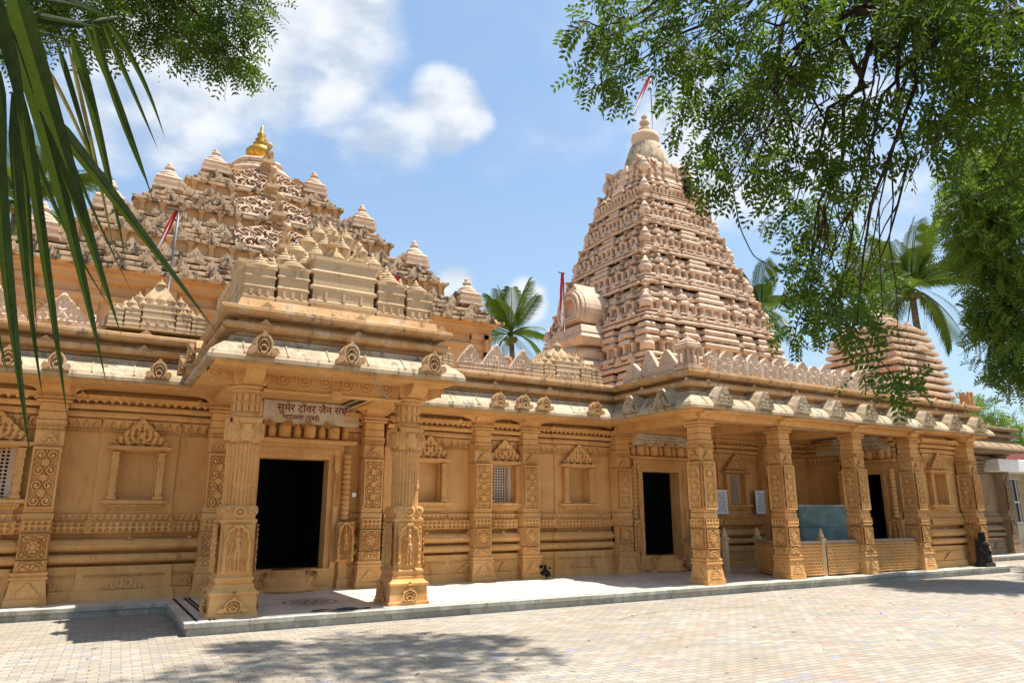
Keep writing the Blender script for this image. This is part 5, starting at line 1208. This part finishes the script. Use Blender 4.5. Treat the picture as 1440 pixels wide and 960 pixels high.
CL = [(842, 38, 46), (895, 35, 52), (845, 100, 38), (965, 45, 70), (965, 112, 44), (872, 128, 14), (1025, 85, 68), (995, 180, 52), (1060, 165, 60), (1110, 60, 60), (1060, 245, 48), (1120, 235, 52), (1115, 300, 42), (1165, 140, 46), (1190, 40, 48), (1250, 25, 60), (1222, 150, 22), (1195, 235, 40), (1175, 305, 48), (1150, 375, 60), (1180, 425, 58), (1125, 445, 42), (1225, 395, 36), (1205, 455, 26), (1300, 55, 46), (1320, 150, 46), (1295, 215, 30), (1350, 35, 68), (1375, 120, 58), (1400, 185, 44), (1345, 200, 34), (1425, 60, 60), (1290, 5, 46), (1000, 250, 26), (1090, 110, 40), (1432, 250, 24),
      (990, -80, 70), (1100, -80, 110), (1250, -90, 110), (1400, -80, 120), (1530, 100, 100), (1590, 260, 80)]
A = []; cents = []
for u, v, r in CL:
    D = rnd.uniform(6.2, 8.6); c = along(u, v, D); cents.append((u, v, D)); rad = r/1000*D*.92
    sprays(A, c, rad, int(14+(r/50)**2*(50 if r < 80 else 22)))
for u, v, D in ((1240, 525, 6.4), (1275, 535, 6.3), (1215, 520, 6.5), (1250, 545, 6.4)):
    sprays(A, along(u, v, D), .10, 7)
# crown overhead and to the side, out of the picture, shading the yard
for _ in range(30):
    c = np.array([rnd.uniform(2.5, 13), rnd.uniform(-3.0, 7.2), rnd.uniform(8.2, 11)])
    if out_of_view(c): sprays(A, c, rnd.uniform(.7, 1.2), 70, .3, .09, .03, 6)
for (sx, sy, r_) in ((2.3, 9.0, .8), (3.2, 9.35, .75), (3.9, 8.9, .7), (3.4, 8.3, .8), (2.6, 8.0, .9), (1.4, 8.3, .6), (4.2, 7.6, .8), (4.6, 8.6, .5), (1.9, 9.7, .35), (3.2, 7.2, .9)):
    z = rnd.uniform(12.0, 13.2); c = np.array([sx, sy, 0])+SUN*(z/SUN[2]); sprays(A, c, r_*.9, 190, .3, .09, .035, 6)
quads('crown', [tuple(np.array(q)-OFF) for q in A], 'neem', nm)
g = MB(); g.tube([(0, 0, -.2), (.1, .1, 2), (-.1, .5, 4.2), (-.5, 1.2, 6.0)], [.34, .29, .25, .21], 12); g.build('trunk', 'bark', nm)
fork = np.array([-.5, 1.2, 6.0])+OFF
mains = [(along(1170, -40, 7.6), [0, 1, 2, 3, 4, 6, 7, 33]), (along(1300, -30, 7.4), [14, 15, 24, 25, 26, 27, 28, 30]), (along(1080, -60, 7.9), [8, 10, 11, 12, 13, 34, 9]), (along(1210, 20, 7.0), [16, 17, 18, 19, 20, 21, 22, 23]), (along(1420, 20, 7.2), [29, 31, 32, 35])]
tw = MB()
for m_, ch in mains:
    P = PM = bent(fork, m_, 8, .12, -.5); b = MB(); b.tube(P-OFF, np.linspace(.11, .045, 8), 8); b.build('branch', 'bark', nm)
    for k in ch:
        u, v, D = cents[k]; q = along(u, v, D); P = bent(PM[rnd.randrange(4, 8)]+rv()*.12, q, 9, .09, -.3); tw.tube(P-OFF, np.linspace(.028, .006, 9), 5)
        for _ in range(5): e = q+rv()*.35+np.array([0, 0, -.12]); st_ = P[rnd.randrange(4, 9)]; tw.tube(bent(st_, e, 5, .03)-OFF, np.linspace(.009, .003, 5), 4)
P = bent(along(1175, 440, 7.0), along(1270, 540, 6.35), 8, .02); tw.tube(P-OFF, np.linspace(.009, .003, 8), 4)
two = tw.build('twigs', 'bark', nm)
nl = thing('neem_tree', 'neem branch with fine feathery leaves hanging into the top left corner, behind the palm frond', 'tree', (-4.5, 4.0, 0))
OFF2 = np.array([-4.5, 4.0, 0]); A = []
for u, v, r in ((150, 20, 45), (215, 20, 52), (270, 25, 55), (330, 15, 50), (375, 20, 22), (240, 60, 30), (310, 65, 36), (340, 85, 32), (355, 105, 16), (290, 85, 22), (180, 60, 26), (120, 50, 30), (60, 20, 50), (200, -60, 90), (320, -60, 80), (60, -60, 90), (-60, 30, 90)):
    D = rnd.uniform(6.3, 7.6); sprays(A, along(u-12, v-16, D), r/1000*D*.84, int(14+(r/50)**2*100), .20, .056, .018, 7)
quads('crown', [tuple(np.array(q)-OFF2) for q in A], 'neem', nl)
g = MB(); g.tube([(0, 0, -.2), (.1, 0, 3), (.5, .2, 5.6)], [.25, .2, .14], 10); g.build('trunk', 'bark', nl)
g = MB(); 
for u, v in ((240, -20), (330, 10), (345, 80), (120, 10)): P = bent(np.array([-4., 4.2, 5.6]), along(u, v, 7), 8, .08, -.4); g.tube(P-OFF2, np.linspace(.06, .008, 8), 6)
g.build('branch', 'bark', nl)
# fine-leaved tree at the right edge, in front of the annex
rt_ = thing('shade_tree', 'dense feathery green tree at the right edge in front of the annex', 'tree', (26.5, 8.6, 0)); OFF3 = np.array([26.5, 8.6, 0]); A = []
for u, v, r, D in ((1400, 255, 60, 23), (1440, 300, 80, 23), (1385, 300, 46, 22), (1420, 350, 62, 22), (1375, 340, 30, 23), (1425, 420, 46, 22.5), (1440, 470, 52, 22), (1405, 445, 32, 22), (1430, 520, 28, 22), (1400, 395, 22, 22.5), (1435, 210, 50, 24), (1372, 265, 26, 23)):
    sprays(A, along(u, v, D), r/1000*D*1.0, int((r/50)**2*330), .42, .17, .044, 7)
for _ in range(7):
    c = np.array([25.5, 8.6, 9.5])+rv()*np.array([4.6, 3.2, 2.6])*rnd.uniform(.5, 1); 
    pr_ = c-np.array([0, 0, EYE]); 
    if out_of_view(c, 120): sprays(A, c, 1.1, 120, .5, .20, .06, 5)
for sx, sy in ((20.2, 9.6), (21.5, 9.2), (22.8, 9.8), (24, 10.2), (25.3, 9.8), (18.9, 9.4), (23.2, 8.6)):
    z = 10.5; c = np.array([sx, sy, 0])+SUN*(z/SUN[2])
    if out_of_view(c, 100): sprays(A, c, .9, 170, .5, .2, .07, 5)
quads('crown', [tuple(np.array(q)-OFF3) for q in A], 'tree', rt_)
g = MB(); g.tube([(0, 0, -.2), (.2, .1, 2.5), (0, .1, 5), (-.5, .3, 8)], [.36, .3, .24, .15], 12); g.build('trunk', 'bark', rt_)
g = MB()
for _ in range(9): e = np.array([-1, .5, 8.8])+rv()*np.array([3.5, 2.5, 2]); g.tube(bent(np.array([0, .1, 5.2]), e, 6, .15), np.linspace(.11, .02, 6), 6)
g.build('branch', 'bark', rt_)
# tree far behind the annex
fb = thing('leafy_tree', 'small leafy tree behind the red roof of the annex', 'tree', (46, 22, 0)); A = []
for _ in range(10): sprays(A, np.array([-.5, 0, 7.2])+rv()*np.array([2.2, 2, 1.4]), 1.1, 130, .6, .26, .07, 5)
quads('crown', A, 'tree', fb); g = MB(); g.tube([(0, 0, 0), (.1, 0, 3), (-.2, 0, 7)], [.3, .22, .1], 9); g.build('trunk', 'bark', fb)
# coconut palms
def frond_mesh(L, sag, leaf, tw_, seed, nl_=46):
    r = random.Random(seed); mb = MB(); P = []; n = 16
    for i in range(n): t = i/(n-1); P.append((L*t*(1-.10*t*sag), 0, -sag*L*.55*t*t))
    P = np.array(P); mb.tube(P, np.linspace(.05, .008, n), 6)
    for i in range(nl_):
        t = .10+.88*i/(nl_-1); p = np.array([np.interp(t, np.linspace(0, 1, n), P[:, k]) for k in range(3)]); tg = np.array([1, 0, -1.1*sag*t]); tg /= np.linalg.norm(tg)
        l = leaf*(.55+.9*sin(pi*min(1, t*.92+.08)))*r.uniform(.9, 1.1)
        for sg in (-1, 1):
            d = tg*.62+np.array([0, sg, 0])*.8+np.array([0, 0, -.25+tw_*sg*.4]); d /= np.linalg.norm(d); e = d*.40+np.array([0, 0, -1.1]); e /= np.linalg.norm(e)
            w = np.cross(d, np.array([0, 0, 1.])); w /= np.linalg.norm(w)+1e-9; w = w*.7+np.array([0, 0, .7*sg]); ww = .024
            m1 = p+d*l*.5; m2 = m1+(d*.7+e*.5)*l*.3; m3 = m2+e*l*.25
            v = [p+w*ww*.5, p-w*ww*.5, m1-w*ww, m1+w*ww, m2-w*ww*.8, m2+w*ww*.8, m3]
            mb.add(v, [(0, 1, 2, 3), (3, 2, 4, 5), (5, 4, 6)])
    return mb
FM = {}
def palm_tree(x, y, zc, label, s=1.0, n=18, seed=1, ext=None):
    t = thing('coconut_palm', label, 'palm', (x, y, 0), 0, 'coconut palms around the temple'); r = random.Random(seed)
    g = MB(); pts = [(r.uniform(-.15, .15)*k/8, r.uniform(-.15, .15)*k/8, zc*k/8) for k in range(9)]; pts[-1] = (0, 0, zc); g.tube(pts, np.linspace(.22, .13, 9), 10); g.build('trunk', 'palmbark', t)
    for i in range(n):
        f = i/n; key = (i % 9)
        if key not in FM: FM[key] = frond_mesh(3.3, .25+.13*key, .95, r.uniform(-.3, .3), 50+key).mesh('frond', 'palm')
        o = bpy.data.objects.new('frond', FM[key]); COL.objects.link(o); o.parent = t; o.location = (0, 0, zc+.05)
        el = radians(78-13.5*key+r.uniform(-6, 6)); az = i*2.39996+seed; o.rotation_euler = (r.uniform(-.35, .35), -el, az); q = s*r.uniform(.85, 1.08); o.scale = (q, q, q)
    g = MB()
    for k in range(7): a = k*.9; g.ell((.25*cos(a), .25*sin(a), zc-.25-.08*(k % 3)), (.12, .12, .15))
    g.build('coconuts', 'coco', t)
    return t
palm_tree(17.9, 30.8, 10.5, 'coconut palm standing behind the gap between the hall roof and the tower', .86, 15, 3)
palm_tree(31.4, 17.6, 11.5, 'coconut palm with a wide crown above the far corner spire', 1.0, 24, 5)
palm_tree(31.9, 26.5, 12.9, 'coconut palm showing only frond tips beside the tower, behind the neem leaves', .8, 16, 8)
palm_tree(-3.6, 31, 13.0, 'coconut palm far behind the hall roof, seen through the foreground frond', 1.0, 16, 11)
# near palm: one frond hangs into the picture at the left
pn = thing('coconut_palm', 'dark palm frond with long hanging leaflets close by at the left edge', 'palm', (-3.2, 1.2, 0), 0, 'coconut palms around the temple'); OFF4 = np.array([-3.2, 1.2, 0])
g = MB(); g.tube([(0, 0, -.1), (.1, 0, 2), (.05, 0, 4.4)], [.2, .16, .14], 12); g.build('trunk', 'palmbark', pn)
def blade(mb, pix, wpx, D0, D1, fold=.35):
    n = 14; Pp = np.array(pix, float); tt = np.linspace(0, 1, len(Pp)); tq = np.linspace(0, 1, n); U_ = np.interp(tq, tt, Pp[:, 0]); V_ = np.interp(tq, tt, Pp[:, 1])
    if len(Pp) == 3:
        a, b, c = Pp; U_ = (1-tq)**2*a[0]+2*tq*(1-tq)*b[0]+tq**2*c[0]; V_ = (1-tq)**2*a[1]+2*tq*(1-tq)*b[1]+tq**2*c[1]
    Dq = D0+(D1-D0)*tq; C = np.array([along(u, v, d) for u, v, d in zip(U_, V_, Dq)]); T = np.gradient(C, axis=0); T /= np.linalg.norm(T, axis=1)[:, None]
    wprof = np.clip(np.minimum(tq*5+.25, 1)*(1-tq**2.2), .015, 1); v = []
    for i in range(n):
        nrm = C[i]-np.array([0, 0, EYE]); nrm /= np.linalg.norm(nrm); s_ = np.cross(T[i], nrm); s_ /= np.linalg.norm(s_); hw = wpx/1000*Dq[i]*.5*wprof[i]*.60
        v += [C[i]-s_*hw+nrm*hw*fold-OFF4, C[i]-nrm*hw*fold-OFF4, C[i]+s_*hw+nrm*hw*fold-OFF4]
    f = []
    for i in range(n-1):
        for k in (0, 1): f.append((i*3+k, i*3+k+1, (i+1)*3+k+1, (i+1)*3+k))
    mb.add(v, f, False)
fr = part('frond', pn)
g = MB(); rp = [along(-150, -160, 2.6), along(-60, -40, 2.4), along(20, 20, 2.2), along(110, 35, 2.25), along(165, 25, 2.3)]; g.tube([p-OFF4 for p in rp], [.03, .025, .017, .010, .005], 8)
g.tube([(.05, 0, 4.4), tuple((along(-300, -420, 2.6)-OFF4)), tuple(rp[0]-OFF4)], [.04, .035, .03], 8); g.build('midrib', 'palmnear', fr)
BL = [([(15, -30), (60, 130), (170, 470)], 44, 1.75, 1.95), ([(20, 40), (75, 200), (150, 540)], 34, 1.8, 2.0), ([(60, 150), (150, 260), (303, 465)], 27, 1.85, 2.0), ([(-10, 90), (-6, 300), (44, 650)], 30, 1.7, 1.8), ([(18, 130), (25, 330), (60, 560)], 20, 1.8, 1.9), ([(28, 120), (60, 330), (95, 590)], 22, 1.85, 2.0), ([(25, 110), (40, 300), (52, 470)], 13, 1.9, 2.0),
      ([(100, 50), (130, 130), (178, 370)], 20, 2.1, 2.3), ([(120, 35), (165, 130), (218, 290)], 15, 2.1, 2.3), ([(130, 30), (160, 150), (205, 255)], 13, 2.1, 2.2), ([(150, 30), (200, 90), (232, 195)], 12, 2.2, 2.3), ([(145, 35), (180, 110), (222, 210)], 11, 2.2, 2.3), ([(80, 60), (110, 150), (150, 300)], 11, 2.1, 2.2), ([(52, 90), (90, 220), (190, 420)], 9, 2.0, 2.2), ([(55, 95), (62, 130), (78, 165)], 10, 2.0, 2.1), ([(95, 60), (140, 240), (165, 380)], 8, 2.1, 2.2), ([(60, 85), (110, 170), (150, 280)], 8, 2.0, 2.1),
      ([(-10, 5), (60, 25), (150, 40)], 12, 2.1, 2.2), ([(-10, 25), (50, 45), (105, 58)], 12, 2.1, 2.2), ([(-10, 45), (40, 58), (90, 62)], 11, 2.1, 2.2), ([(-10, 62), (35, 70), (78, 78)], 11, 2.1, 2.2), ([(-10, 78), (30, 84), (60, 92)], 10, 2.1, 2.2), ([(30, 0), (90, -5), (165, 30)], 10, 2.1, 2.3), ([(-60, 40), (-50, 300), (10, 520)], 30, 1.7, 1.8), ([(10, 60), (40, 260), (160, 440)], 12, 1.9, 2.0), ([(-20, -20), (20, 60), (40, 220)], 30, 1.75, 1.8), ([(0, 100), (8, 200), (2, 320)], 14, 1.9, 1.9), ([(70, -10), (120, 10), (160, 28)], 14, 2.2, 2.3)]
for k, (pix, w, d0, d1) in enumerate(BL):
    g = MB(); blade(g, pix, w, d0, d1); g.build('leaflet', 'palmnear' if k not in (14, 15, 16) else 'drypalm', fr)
g = MB()
for _ in range(130):
    x, y = rnd.uniform(-1.5, 21), rnd.uniform(5.0, 10.7); a = rnd.uniform(0, 6.28); l = rnd.uniform(.025, .06); w2 = l*.28; c, n_ = np.array([cos(a), sin(a), 0]), np.array([-sin(a), cos(a), 0]); p = np.array([x, y, .006])
    g.add([p-c*l, p+n_*w2+[0, 0, .006], p+c*l+[0, 0, .01], p-n_*w2], [(0, 1, 2, 3)])
tag(g.build('fallen_leaves', 'drypalm'), kind='stuff', label='dry fallen leaves scattered over the brick paving', cat='leaves')
# overhead cable
g = MB(); P = [along(1030, 260, 14), along(1040, 320, 14.3), along(1060, 362, 14.6), along(1100, 382, 15), along(1160, 380, 15.6)]; P = np.array(P)
t_ = np.linspace(0, 4, 30); P = np.stack([np.interp(t_, range(5), P[:, k]) for k in range(3)], 1); P[1:-1] = (P[:-2]+P[1:-1]+P[2:])/3; P[1:-1] = (P[:-2]+P[1:-1]+P[2:])/3
g.tube(P, .012, 5); tag(g.build('cable', 'cable'), 'thin dark cable sagging from the leaves beside the tower', 'cable')
